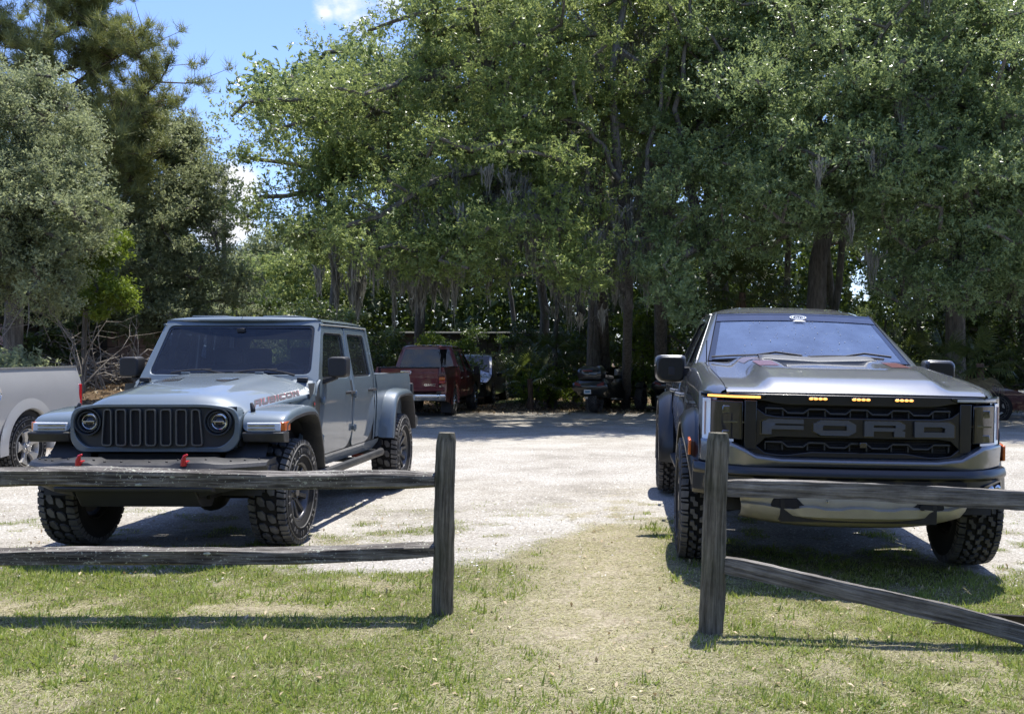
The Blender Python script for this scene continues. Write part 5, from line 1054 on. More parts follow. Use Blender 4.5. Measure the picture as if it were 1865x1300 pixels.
def rh(u, v):
    t = abs(u); y = lerp(-.845 + .08 * t ** 2.5, .98 + .03 * 0 - .10 * t * t, v); w = lerp(.845, .868, v)
    ze = itp(v, [0, .03, .10, .3, 1], [1.240, 1.262, 1.285, 1.325, 1.425]); zc = itp(v, [0, .03, .10, .3, .6, 1], [1.240, 1.268, 1.325, 1.392, 1.440, 1.472])
    f = 1 - float(sstep(.62, .78, t)); tr = .026 * (1 - float(sstep(.36, .46, t))) * float(sstep(.30, .45, v)); z = lerp(ze, zc, f) - tr + .006 * (1 - t * t)
    return (u * w, y, z)
us = [-1, -.97, -.92, -.87, -.82, -.78, -.74, -.70, -.66, -.62, -.57, -.5, -.46, -.42, -.38, -.34, -.2, 0, .2, .34, .38, .42, .46, .5, .57, .62, .66, .70, .74, .78, .82, .87, .92, .97, 1]
vv = [0, .012, .03, .06, .10, .15, .2, .26, .3, .36, .42, .5, .6, .7, .8, .9, 1]
rows = [[rh(u, v) for u in us] for v in vv]; rows = [[(p[0], p[1] + .03, p[2] - .028) for p in rows[0]], [(p[0], p[1] + .004, p[2] - .014) for p in rows[0]]] + rows
rows = [[(r[0][0], r[0][1], r[0][2] - .02)] + r + [(r[-1][0], r[-1][1], r[-1][2] - .02)] for r in rows]
rhood = G().add(grid(rows)).o('hood', CARB, T, ang=60)
# raised heat extractor at the back of the hood
g = G(); sec = []
for x in (-.46, -.42, -.36, 0, .36, .42, .46):
    e = .0 if abs(x) > .45 else (.022 if abs(x) > .40 else .034); a = rh(x / .86, .76); b = rh(x / .86, .94); sec.append([(x, a[1], a[2] - .02), (x, a[1] + .01, a[2] + e * .4), (x, a[1] + .10, a[2] + e + .010), (x, b[1] - .05, b[2] + e), (x, b[1], b[2] - .02)])
hx = G().add(loft(sec)).o('heat_extractor', simple('extractor_grey', (.10, .105, .11), .45, metal=.3, bmp=.3, bs=500), rhood, ang=30, bev=.004)
for x in (-.40, -.16, .06, .26, .43): a = rh(x / .86, .95); G().add(box(x, a[1] + .0, a[2] + .014, .055, .05, .014)).o('washer_nozzle', MB, hx, bev=.003)
g = G().add(loft([[(x, a[1], a[2] + dz) for dz in (.004,)] + [(x, a[1] + .09, a[2] + .035), (x, a[1] + .12, a[2] + .006)] for x, a in ((-.46, rh(-.53, .78)), (-.36, rh(-.42, .76)))])); g.o('vent_louvre', BODB, rhood)
STR_ = simple('stripe_red', (.18, .070, .066), .35, coat=.6); STG = simple('stripe_grey', (.16, .12, .125), .35, coat=.6)
for s in (-1, 1):
    for (v0, v1, t0, t1, m_) in ((.40, .62, .47, .64, STR_), (.70, .92, .52, .70, STG)):
        if s > 0 and m_ is STG: continue
        r_ = []
        for k in range(9):
            v = lerp(v0, v1, k / 8); r_.append([(lambda p: (p[0], p[1], p[2] + .003))(rh(s * (lerp(t0, t1, j / 5) + .05 * (v - v0)), v)) for j in range(6)])
        one(grid(r_), 'stripe', m_, rhood, ang=80)
# fenders: top shelf from hood to shoulder and the side ring round the wheel arch
for s in (-1, 1):
    rr_ = []
    for y in (-.72, -.66, -.55, -.40, -.2, .1, .4, .7, .9, 1.02):
        v = min(1, max(0, (y + .78) / 1.68)); p = rh(s, v); o = 1 if y > -.5 else lerp(.92, 1, (y + .72) / .22) if y > -.72 else .92
        q = 1.0 - .10 * float(sstep(-.50, -.80, y))
        rr_.append([(p[0] + s * .006, y, p[2] + .0), (s * .905 * q, y, p[2] - .002), (s * .950 * q, y, p[2] - .022), (s * .978 * q, y, p[2] - .055), (s * 1.000 * q, y, p[2] - .12), (s * 1.008 * q, y, p[2] - .20)])
    rr_ = [[(x, max(y, rfront(x) + .012), z) for x, y, z in row] for row in rr_]
    g = G().add(grid(rr_))
    ar = [(.02 + .545 * cos(a), .44 + .56 * sin(a)) for a in [RAD(-12 + 174 * k / 24) for k in range(25)]]
    top = [(.60, .60), (.80, .60), (.98, .62), (1.03, .8), (1.03, 1.0), (1.03, 1.15), (.95, 1.225), (.8, 1.215), (.6, 1.205), (.4, 1.19), (.2, 1.18), (.1, 1.175), (.02, 1.17), (-.05, 1.165), (-.15, 1.155), (-.25, 1.145), (-.35, 1.13), (-.45, 1.115), (-.52, 1.10), (-.56, 1.05), (-.58, .98), (-.585, .92), (-.58, .86), (-.57, .80), (-.56, .76)]
    g.add(ring(top, ar, lambda u, v: (s * rside(v), u, v), 5, False))
    fd = g.o('front_fender', CARB, T, ang=50)
    def arc(y0, z0, i, c): 
        a = RAD(-14 + ((178 if y0 < 1 else 200)) * i / 28); return (y0 + (.56 + c) * cos(a), z0 + (.575 + c) * sin(a))
    for (y0, nm) in ((.02, 0), (3.70, 1)):
        ro = []
        for i in range(29):
            A = arc(y0, .44, i, .085); B = arc(y0, .44, i, .06); C = arc(y0, .44, i, .01); D = arc(y0, .44, i, -.035); w_ = 1.105 if nm == 0 else 1.15
            if nm == 0 and i > 21: w_ = lerp(1.105, 1.05, (i - 21) / 7)
            ro.append([(s * 1.004, *A), (s * lerp(1.01, w_, .55), *B), (s * w_, *C), (s * w_, *D), (s * (w_ - .05), *D), (s * .80, *D)])
        G().add(grid(ro)).o('fender_flare', BODB, T, ang=50, bev=.004)
    for yc in (.02, 3.70): G().add(revolve([(s * .55, .60), (s * .96, .60)], 16, (0, yc, .44), 'x', 0, pi)).add(revolve([(s * .56, .02), (s * .56, .60)], 16, (0, yc, .44), 'x', 0, pi)).o('wheel_well', MB, T)
    g = G().add(loft([[(s * 1.055, y, z), (s * 1.075, y, z), (s * 1.075, y, z + dz), (s * 1.055, y, z + dz)] for y, z, dz in ((-.52, .80, .10), (-.44, .79, .125), (-.42, .79, .125))])); g.o('side_marker', LENSA, T, bev=.006)
# grille frame: black surround with two mesh openings and the lettered bar
rp = lambda off: (lambda u, v: (u, rfront(u, v) + off + .05 * max(0, v - 1.16) * 2, v))
g = G(); FZ = [.825, .85, .88, .965, .975, 1.075, 1.09, 1.165, 1.19, 1.222, 1.236]
def bar(x0, x1, z0, z1, off, d, n=14, zf=None):
    return loft([[(lambda z: (x, rfront(x) + z[0], z[1]))(q) for q in ((off, lz0(x)), (off, lz1(x)), (off + d, lz1(x)), (off + d, lz0(x)))] for x in np.linspace(x0, x1, n)]) if False else None
def hbar(pts, off, d, g, h=None):
    """horizontal bar following the grille: pts = (x, z_low, z_high)"""
    g.add(loft([[(x, rfront(x) + off, a), (x, rfront(x) + off, b), (x, rfront(x) + off + d, b), (x, rfront(x) + off + d, a)] for x, a, b in pts]))
X_ = [-.80, -.70, -.60, -.52, -.45, -.3, -.15, 0, .15, .3, .45, .52, .60, .70, .80]
hbar([(x, itp(abs(x), [0, .5, .58, .8], [1.165, 1.165, 1.185, 1.20]), 1.232) for x in X_], .012, .06, g)
hbar([(x, itp(abs(x), [0, .56, .66, .70], [.958, .958, .93, .85]), itp(abs(x), [0, .56, .66, .70], [1.088, 1.088, 1.12, 1.17])) for x in [-.70] + X_[2:-2] + [.70]], .006, .07, g)
hbar([(x, .830, itp(abs(x), [0, .30, .36, .56, .66, .70], [.868, .868, .845, .845, .87, .93])) for x in [-.70] + X_[2:-2] + [.70]], .006, .07, g)
for s in (-1, 1): hbar([(s * x, .87, 1.19) for x in (.655, .70, .735)], -.004, .09, g)
gr = g.o('grille', BODB, T, ang=30, bev=.006)
one(grid([[(x, rfront(x) + .085, z) for x in X_] for z in (.83, 1.2)]), 'grille_back', DARK, gr)
WIRE = simple('mesh_grey', (.045, .048, .052), .4, metal=.3)
for zc, nm in ((1.125, 0), (.908, 1)):
    g = G()
    for row_, z0 in ((0, zc),):
        pts = []
        for k in range(-2, 3):
            for dx, dz in ((-.085, -.013), (-.05, .015), (.05, .015), (.085, -.013)): pts.append((k * .27 + dx, z0 + dz))
        pts = [(-.60, z0 + .013)] + [p for p in pts if abs(p[0]) < .595] + [(.60, z0 + .013)]
        hbar([(x, z - .006, z + .006) for x, z in pts], .020, .03, g)
    for k in range(-2, 3):
        for dx in (-.055, .055):
            x = k * .27 + dx; g.add(box(x, rfront(x) + .05, zc - .012, .010, .03, .05))
    g.o('grille_mesh', WIRE, gr, bev=.002)
    g = G()
    for k in range(9): g.add(box(0, -.80 + .012 * (k % 2), zc - .036 + k * .009, 1.16, .004, .0035))
    g.o('radiator_fin', MB, gr)
# letters
(V, F), L_ = text_mesh('FORD', adv=1.86, extr=.12); L_ = 1.86 * 3 + 1.55
one(([((x - L_ / 2) * .1745, rfront((x - L_ / 2) * .1745) - .005 + z * -.12, .975 + y * .098) for x, y, z in V], F), 'lettering', LTR, gr, ang=30)
one(([((x - L_ / 2) * .1785 , rfront((x - L_ / 2) * .175) + .004 + z * -.02, .969 + y * .110) for x, y, z in V], F), 'lettering_outline', GB, gr, ang=30)
g = G().add(box(.02, rfront(0) + .0, .918, .045, .05, .036)); g.o('camera', GB, gr, bev=.004)
for x in (-.270, .004, .282):
    G().add(box(x, rfront(x) + .006, 1.208, .125, .03, .022)).o('lamp_recess', GB, gr, bev=.003)
    g = G()
    for k in range(4): g.add(sph((x - .045 + .03 * k, rfront(x) - .010, 1.208), .0125, 8, 6, (1.15, .6, .65)))
    g.o('amber_lamp', AMBL, gr)
# head lamps
for s in (-1, 1):
    f = lambda x, o=0: (rfront(x) + o)
    bx_ = [.745, .80, .85, .90, .945]
    g = G().add(loft([[(s * x, f(x, .02), .925), (s * x, f(x, -.006), .935), (s * x, f(x, -.006), 1.178), (s * x, f(x, .02), 1.186), (s * x, f(x, .1), 1.186), (s * x, f(x, .1), .925)] for x in bx_])); hl = g.o('headlamp', LENSD, T, ang=30, bev=.004)
    for zz in (1.125, .965): G().add(box(s * .83, f(.83, -.002), zz, .085, .012, .050)).o('projector', REFD, hl, bev=.010)
    G().add(box(s * .80, f(.80, -.012), 1.045, .14, .014, .010)).o('light_bar', REFD, hl); G().add(loft([[(s * x, f(x, -.014), z) for z in (.918, .934)] + [(s * x, f(x, .0), z) for z in (.934, .918)] for x in (.80, .88, .945)])).o('light_hook', LENSW, hl); G().add(box(s * .76, f(.76, -.008), 1.05, .012, .010, .22)).o('lens_rib', GB, hl)
    g = G().add(loft([[(s * x, f(x, -.02), .90), (s * x, f(x, -.012), .91), (s * x, f(x, -.012), 1.19), (s * x, f(x, .05), 1.20), (s * x, f(x, .05), .90)] for x in (.940, .965, .990)])); g.o('running_light', LENSW, hl, ang=30, bev=.004)
    G().add(box(s * .975, f(.975, -.020), 1.06, .008, .006, .22)).o('marker_strip', simple('pale_pink_lens', (.55, .36, .33), .2, coat=1), hl)
    g = G().add(loft([[(s * x, f(x, 0), 1.196 + dz), (s * x, f(x, -.006), 1.226), (s * x, f(x, .05), 1.236), (s * x, f(x, .05), 1.190)] for x, dz in ((.60, .018), (.66, .0), (.80, 0), (.95, 0), (1.0, .01))])); g.o('lamp_top_lens', LENSD, hl, bev=.003)
    g = G().add(loft([[(s * x, f(x, -.010), 1.203), (s * x, f(x, -.010), 1.217), (s * x, f(x, .0), 1.217), (s * x, f(x, .0), 1.203)] for x in (.635, .7, .8, .9, .96)]))
    g.o('turn_signal', AMBL if s < 0 else simple('clear_strip', (.33, .36, .38), .15, coat=1), hl, bev=.002, label='glowing amber turn signal' if s < 0 else None)
    # body colour corner
    rows_ = []
    for x in (.985, 1.000, 1.010): rows_.append([(s * x, f(x, .0 + .04 * abs(z - 1)), z) for z in (.78, .86, .95, 1.05, 1.15, 1.21, 1.235)])
    rows_.append([(s * (1.004 - .06 * max(0, z - 1.05)), -.545, z) for z in (.78, .86, .95, 1.05, 1.15, 1.21, 1.235)])
    g = G().add(grid(rows_)).o('fender_corner', CARB, T, ang=50)
# body coloured bumper band
xs_ = [-1.0, -.96, -.90, -.82, -.74, -.66, -.5, -.3, 0, .3, .5, .66, .74, .82, .90, .96, 1.0]
g = G().add(loft([[(x, rfront(x) + .03, zt), (x, rfront(x) - .045, zt - .012), (x, rfront(x) - .055, zt - .03), (x, rfront(x) - .030, zb), (x, rfront(x) + .05, zb - .004)] for x, zt, zb in [(x, itp(abs(x), [0, .60, .70, .78, 1], [.832, .832, .86, .925, .93]), itp(abs(x), [0, .48, .56, 1.0], [.772, .772, .757, .775])) for x in xs_]])); g.o('bumper_cover', CARB, T, ang=30, bev=.006)
# black steel bumper
xb = [-1.045, -1.03, -.97, -.88, -.78, -.70, -.60, -.5, -.25, 0, .25, .5, .60, .70, .78, .88, .97, 1.03, 1.045]
def rf2(x): t = abs(x); return -.975 + .06 * (t / .7) ** 2 if t < .7 else -.915 + .30 * ((t - .7) / .345) ** 1.7
g = G().add(loft([[(x, rf2(x) + .10, .77), (x, rf2(x) + .03, .766), (x, rf2(x) + .004, .74), (x, rf2(x), .715), (x, rf2(x) + .022, .70), (x, rf2(x) + .018, .635 - .05 * min(1, abs(x))), (x, rf2(x) + .05, .615 - .06 * min(1, abs(x))), (x, rf2(x) + .16, .61 - .06 * min(1, abs(x)))] for x in xb])); bp = g.o('front_bumper', BODB, T, ang=30, bev=.005)
for s in (-1, 1):
    o_ = rpoly([(s * .80, .665), (s * .98, .70), (s * .99, .60), (s * .84, .585)], .02); i_ = shrinkpoly(o_, .014)
    G().add(grid([[(u, rf2(u) + .012, v) for u, v in o_], [(u, rf2(u) - .002, v) for u, v in o_], [(u, rf2(u) - .002, v) for u, v in i_], [(u, rf2(u) + .05, v) for u, v in i_]], True)).o('lamp_surround', GB, bp)
    one(([(u, rf2(u) + .014, v) for u, v in i_], [tuple(range(len(i_)))]), 'lamp_pocket', DARK, bp)
    for x in (.87, .94): one(sph((s * x, rf2(x) + .012, .642), .026, 12, 6, (.9, .5, 1)), 'fog_lamp', REFL, bp)
g = G()
for x in (-.36, -.12, .12, .36): g.add(box(x, rf2(x) + .018, .672, .19, .02, .03))
g.add(box(-.58, rf2(.58) + .02, .672, .2, .02, .035)).add(box(.58, rf2(.58) + .02, .672, .2, .02, .035)); g.o('bumper_slot', DARK, bp)
# tan skid plate with two openings
def sk(x): t = abs(x); return -.90 + .20 * (t / .75) ** 3
zz_ = [(.02, .655), (-.02, .57), (-.012, .515), (-.045, .505), (-.03, .46), (.06, .405), (.22, .365)]
xk = [-.74, -.68, -.60, -.50, -.42, -.36, -.28, -.22, -.12, -.06, .06, .12, .22, .28, .36, .42, .50, .60, .68, .74]
def wig(x): return .006 * (1 if int((x + 5) / .17) % 2 else -1)
g = G().add(grid([[(x * (1 - .10 * (.6 - z)), sk(x) + dy, z + (wig(x) if 2 <= i <= 3 else 0) + .035 * (abs(x) / .74) ** 3 * (i > 3)) for x in xk] for i, (dy, z) in enumerate(zz_)])); skp = g.o('skid_plate', SKID, T, ang=35, solid=.01)
for s in (-1, 1):
    V, F = prism(rpoly([(s * .38, .510), (s * .40, .565), (s * .54, .565), (s * .56, .510)], .018), lambda u, v, d: (u, sk(u) - .054 + d, v), 0, .03); one((V, F), 'hook_opening', DARK, skp)
    g = G().add(revolve([(-.015, .045), (.015, .045), (.015, .026), (-.015, .026)], 20, (s * .795, -.30, .445), 'y', closed=True)); g.o('tow_eye', STL, T, bev=.003)
one(revolve([(-.955, .011), (-.962, .009), (-.962, .006), (-.955, .001)], 14, (-.21, .012, .560), 'y'), 'parking_sensor', REFL, skp)
# windscreen and pillars
def rwy(z, x=0): return lerp(.96, 1.86, (z - 1.44) / .41) + .16 * (abs(x) / .8) ** 2.2 * -1 + .16 * 0
def rwx(z): return lerp(.865, .715, (z - 1.43) / .42)
def rwp(a, z, off=0): x = a * rwx(z); return (x, lerp(1.00, 1.84, (z - 1.43) / .42) - .10 * (1 - a * a) + .0 + off * -.6, z + .018 * (1 - a * a) + off)
A_ = [-1, -.96, -.88, -.7, -.5, -.25, 0, .25, .5, .7, .88, .96, 1]; Z_ = [1.43, 1.50, 1.58, 1.66, 1.74, 1.80, 1.845]
one(grid([[rwp(a * .955, z, .004) for a in A_] for z in Z_]), 'windscreen', WSR, T, ang=80)
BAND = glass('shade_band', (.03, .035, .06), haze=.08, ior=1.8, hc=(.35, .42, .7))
one(grid([[rwp(a * .955, z, .010) for a in A_] for z in (1.775, 1.80, 1.838)]), 'shade_band', BAND, T, ang=80)
g = G()
for s in (-1, 1): g.add(grid([[rwp(s * a, z, .0055) for a in (.90, .955)] for z in Z_]))
g.add(grid([[rwp(a * .955, z, .0055) for a in A_] for z in (1.43, 1.445)])).add(grid([[rwp(a * .955, z, .0115) for a in A_] for z in (1.828, 1.842)])); g.o('windscreen_border', GB, T)
for s in (-1, 1):
    sec = []
    for z in (1.40,) + tuple(Z_[1:]) + (1.86,):
        p = rwp(s * .955, z); x1 = s * (abs(rside(z)) + .0); sec.append([(p[0], p[1], p[2] - .01), (p[0] + s * .008, p[1] - .004, p[2] + .012), (lerp(p[0], x1, .75), p[1] + .03, p[2] + .004), (x1, p[1] + .09, p[2]), (x1 - s * .05, p[1] + .12, p[2] - .02)])
    G().add(loft(sec)).o('windscreen_pillar', CARB, T, ang=50)
(V, F) = font_mesh('Ford', 0); k = .062
ov = [(.075 * cos(a), .026 * sin(a)) for a in [2 * pi * i / 28 for i in range(28)]]; oi = [(x * .86, y * .80) for x, y in ov]
def stk(u, v): return rwp((u + .015) / rwx(1.80), 1.800 + v * .72, .0165)
OVW = simple('sticker_white', (.30, .36, .42), .5)
st = one(ring(ov, oi, stk), 'windscreen_sticker', OVW, T)
xs0 = [v[0] for v in V]; cx_ = (min(xs0) + max(xs0)) / 2
one(([stk((v[0] - cx_) * k * .95, (v[1] - .33) * k * .75) for v in V], F), 'lettering', OVW, st)
one(([stk(u, v) for u, v in ((-.06, -.055), (.06, -.055), (.03, -.035), (-.03, -.035))], [(0, 1, 2, 3)]), 'sensor_patch', simple('sensor_grey', (.3, .32, .36), .5), T)
# dead bugs and dust specks on the glass
g = G(); rs = random.Random(5)
for i in range(90):
    a, z = rs.uniform(-.85, .85) * (rs.random() ** .5), rs.uniform(1.47, 1.78); p = rwp(a, z, .008); r = rs.uniform(.0018, .0045); g.add(sph(p, r, 5, 3, (1, 1, rs.uniform(.8, 1.8))))
o = g.o('bug_speck', simple('speck_pale', (.6, .6, .58), .8), T); tag(o, kind='stuff')
# wipers, aerial
for (x0, x1) in ((-.80, -.06), (-.02, .62)):
    a = [rwp(lerp(x0, x1, t) / .86, 1.445 + .012 * sin(t * 3.1), .02) for t in (0, .25, .5, .75, 1)]; g = G().add(tube(a, .008, 5)); q = a[2]; g.add(tube([(q[0] + .35, q[1] - .10, q[2] + .0), (q[0] + .15, q[1] - .02, q[2] + .025), q], .009, 5)); g.o('wiper', MB, T)
G().add(tube([(-.855, .84, 1.41), (-.855, .84, 1.60)], .0045, 5)).o('aerial', MB, T)
# roof
def rr(x, y): t = abs(x) / .73; return itp(y, [1.80, 1.95, 2.3, 2.8, 3.3, 3.5], [1.862, 1.902, 1.950, 1.955, 1.92, 1.87]) - .055 * max(0, t - .55) ** 2 / .2 - .02 * t * t
rx = [-.735, -.715, -.68, -.6, -.45, -.2, 0, .2, .45, .6, .68, .715, .735]
rows_ = [[(x * .985, 1.845 - .10 * (1 - (x / .735) ** 2), 1.858 + .018 * (1 - (x / .73) ** 2)) for x in rx]] + [[(x, y - .08 * (1 - (x / .73) ** 2) * (y < 2), rr(x, y)) for x in rx] for y in (1.90, 2.0, 2.3, 2.6, 2.9, 3.2, 3.45)] + [[(x, 3.62, 1.74) for x in rx]]
G().add(grid(rows_)).o('roof', CARB, T, ang=60)
# cab shell and doors with glass
for s in (-1, 1):
    V, F = grid([[(s * (rside(z) - .02), y, z) for z in (.45, .6, .8, 1.0, 1.15, 1.28, 1.36, 1.40)] for y in (.95, 1.4, 2.0, 2.6, 3.2, 3.55)]); one((V, F), 'cab_shell', DARK, T)
    for nm, ou, inn in (('front_door', [(1.04, .55), (2.12, .55), (2.15, .7), (2.15, 1.865), (1.93, 1.85), (1.22, 1.44), (1.05, 1.38)], [(1.32, 1.42), (1.6, 1.415), (2.07, 1.415), (2.07, 1.60), (2.07, 1.79), (1.92, 1.78), (1.45, 1.49)]),
                        ('rear_door', [(2.17, .55), (2.95, .55), (3.16, .95), (3.18, 1.36), (3.20, 1.865), (2.17, 1.875), (2.17, 1.4)], [(2.25, 1.415), (2.6, 1.415), (3.03, 1.42), (3.05, 1.6), (2.98, 1.79), (2.25, 1.80), (2.25, 1.6)])):
        A2 = rpoly(ou, .03, 3); B2 = rpoly(inn, .03, 3); mp = lambda u, v: (s * (rside(v) + .004), u, v)
        g = G().add(ring(A2, B2, mp, 7)).add(grid([[mp(*p) for p in A2], [(mp(*p)[0] - s * .03, p[0], p[1]) for p in A2]], True)); d = g.o(nm, CARB, T, ang=45)
        one(([(s * (rside(v) - .012), u, v) for u, v in B2], [tuple(range(len(B2)))]), 'window', SIDEG, d)
        hy = ou[1][0] - .22 if nm == 'front_door' else 2.95
        G().add(tube([(s * 1.00, hy - .10, 1.12), (s * 1.045, hy - .07, 1.13), (s * 1.045, hy + .06, 1.13), (s * 1.0, hy + .09, 1.12)], .017, 7)).o('door_handle', CARB, d)
    G().add(loft([[(s * .90, y, .40), (s * 1.03, y, .42), (s * 1.04, y, .47), (s * .90, y, .50)] for y in (.75, .85, 2.95, 3.05)])).o('running_board', MB, T, ang=30, bev=.008)
    g = G().add(loft([[(s * x, y, z) for x, z in rrect(1.02, 1.245, 1.255, 1.46, [.05, .03, .05, .07], 3)] for y in (1.10,)] + [[(s * x, y, z) for x, z in rrect(1.005, 1.262, 1.245, 1.468, [.05, .03, .05, .07], 3)] for y in (1.16, 1.24)]))
    mr = g.o('mirror', BODB, T, ang=50, bev=.012)
    G().add(loft([[(s * x, y, z) for x, z in rrect(1.012, 1.255, 1.385, 1.474, [.05, .03, .01, .01], 3)] for y in (1.13,)] + [[(s * x, y, z) for x, z in rrect(1.0, 1.268, 1.38, 1.476, [.05, .03, .01, .01], 3)] for y in (1.165, 1.246)])).o('mirror_cap', CARB, mr, ang=50, bev=.012)
    G().add(loft([[(s * .90, 1.14, 1.30), (s * .90, 1.26, 1.30), (s * .90, 1.26, 1.375), (s * .90, 1.14, 1.375)], [(s * 1.15, 1.09, 1.305), (s * 1.15, 1.2, 1.305), (s * 1.15, 1.2, 1.375), (s * 1.15, 1.09, 1.375)]])).o('mirror_arm', MB, mr, bev=.006)
    # bed side
    zz = (.62, .8, 1.0, 1.15, 1.28, 1.34, 1.375); V, F = grid([[(s * (rside(z) + .01), y, z) for z in zz] + [(s * .88, y, 1.385)] for y in (3.24, 3.6, 4.2, 4.9)]); 
    g = G()
    ar = [(3.70 + .545 * cos(a), .44 + .57 * sin(a)) for a in [RAD(-12 + 204 * k / 24) for k in range(25)]]
    tp = [(4.9, .60), (4.9, .7), (4.9, .85), (4.9, 1.0), (4.9, 1.15), (4.9, 1.3), (4.88, 1.38)] + [(lerp(4.8, 3.3, k / 11), 1.385) for k in range(12)] + [(3.24, 1.38), (3.24, 1.2), (3.24, 1.0), (3.24, .85), (3.24, .7), (3.24, .6)]
    g.add(ring(tp, ar, lambda u, v: (s * (rside(v) + .012), u, v), 5, False)).add(grid([[(s * .93, y, 1.385), (s * .84, y, 1.385), (s * .84, y, .9)] for y in (3.24, 4.9)])); g.o('bed_side', CARB, T, ang=45)
one(grid([[(-.95, 3.58, z), (.95, 3.58, z)] for z in (.6, 1.40)] + [[(-.72, 3.60, 1.74), (.72, 3.60, 1.74)]]), 'cab_back', DARK, T)
G().add(box(0, 4.9, 1.10, 1.8, .05, .56)).o('tailgate', CARB, T, bev=.01)
# interior
g = G().add(loft([[(x, y, z) for y, z in ((.95, 1.38), (1.10, 1.425), (1.40, 1.42), (1.50, 1.36), (1.50, 1.1), (.95, 1.1))] for x in (-.80, .80)])); g.o('dashboard', simple('dash_grey', (.10, .105, .11), .7), T, bev=.02)
for x in (-.42, .42):
    for y0 in (2.05, 3.0): G().add(loft([[(x - .26, y0 + y, z), (x + .26, y0 + y, z), (x + .24, y0 + y + .14, z), (x - .24, y0 + y + .14, z)] for y, z in ((0, .9), (.06, 1.2), (.14, 1.48), (.15, 1.52))])).add(box(x, y0 + .2, 1.60, .28, .10, .18)).add(box(x, y0 - .2, .95, .52, .5, .18)).o('seat', SEAT, T, ang=60, bev=.03)
g = G().add(revolve([(-.013, .19), (.013, .19), (.013, .17), (-.013, .17)], 28, axis='y', closed=True)).add(box(0, 0, 0, .3, .02, .06)); sw = g.o('steering_wheel', MB, T, loc=(.42, 1.66, 1.38)); sw.rotation_euler = (RAD(-25), 0, 0)
G().add(box(0, 1.62, 1.74, .26, .03, .07)).o('inside_mirror', MB, T, bev=.01)
# running gear
g = G().add(box(0, 1.8, .50, 1.0, 5.4, .16)).add(box(-.0, .0, .46, .5, .5, .2)).add(tube([(-.8, 3.70, .44), (.8, 3.70, .44)], .05, 10)).add(sph((0, 3.7, .44), .17, 14, 8)); g.o('chassis', UND, T, ang=40)
for s in (-1, 1):
    G().add(loft([[(s * .35, -.15, .42), (s * .35, .15, .42), (s * .35, .15, .48), (s * .35, -.15, .48)], [(s * .84, -.05, .34), (s * .84, .05, .34), (s * .84, .05, .40), (s * .84, -.05, .40)]])).add(tube([(s * .80, -.02, .35), (s * .78, 0, .60)], .035, 8)).o('control_arm', UND, T)
    G().add(tube([(s * .66, -.16, .42), (s * .60, -.10, .70)], .040, 10)).o('shock_absorber', simple('shock_orange', (.35, .05, .015), .4), T)
w = make_wheel(T, (.955, 0, .442), .885, .315, .222, ATP, 32, RIMB, 6, 'ram')
copy_wheel(w, T, (.985, 3.70, .442), spin=.4); copy_wheel(w, T, (-.955, 0, .442), True, .9); copy_wheel(w, T, (-.985, 3.70, .442), True, .2)

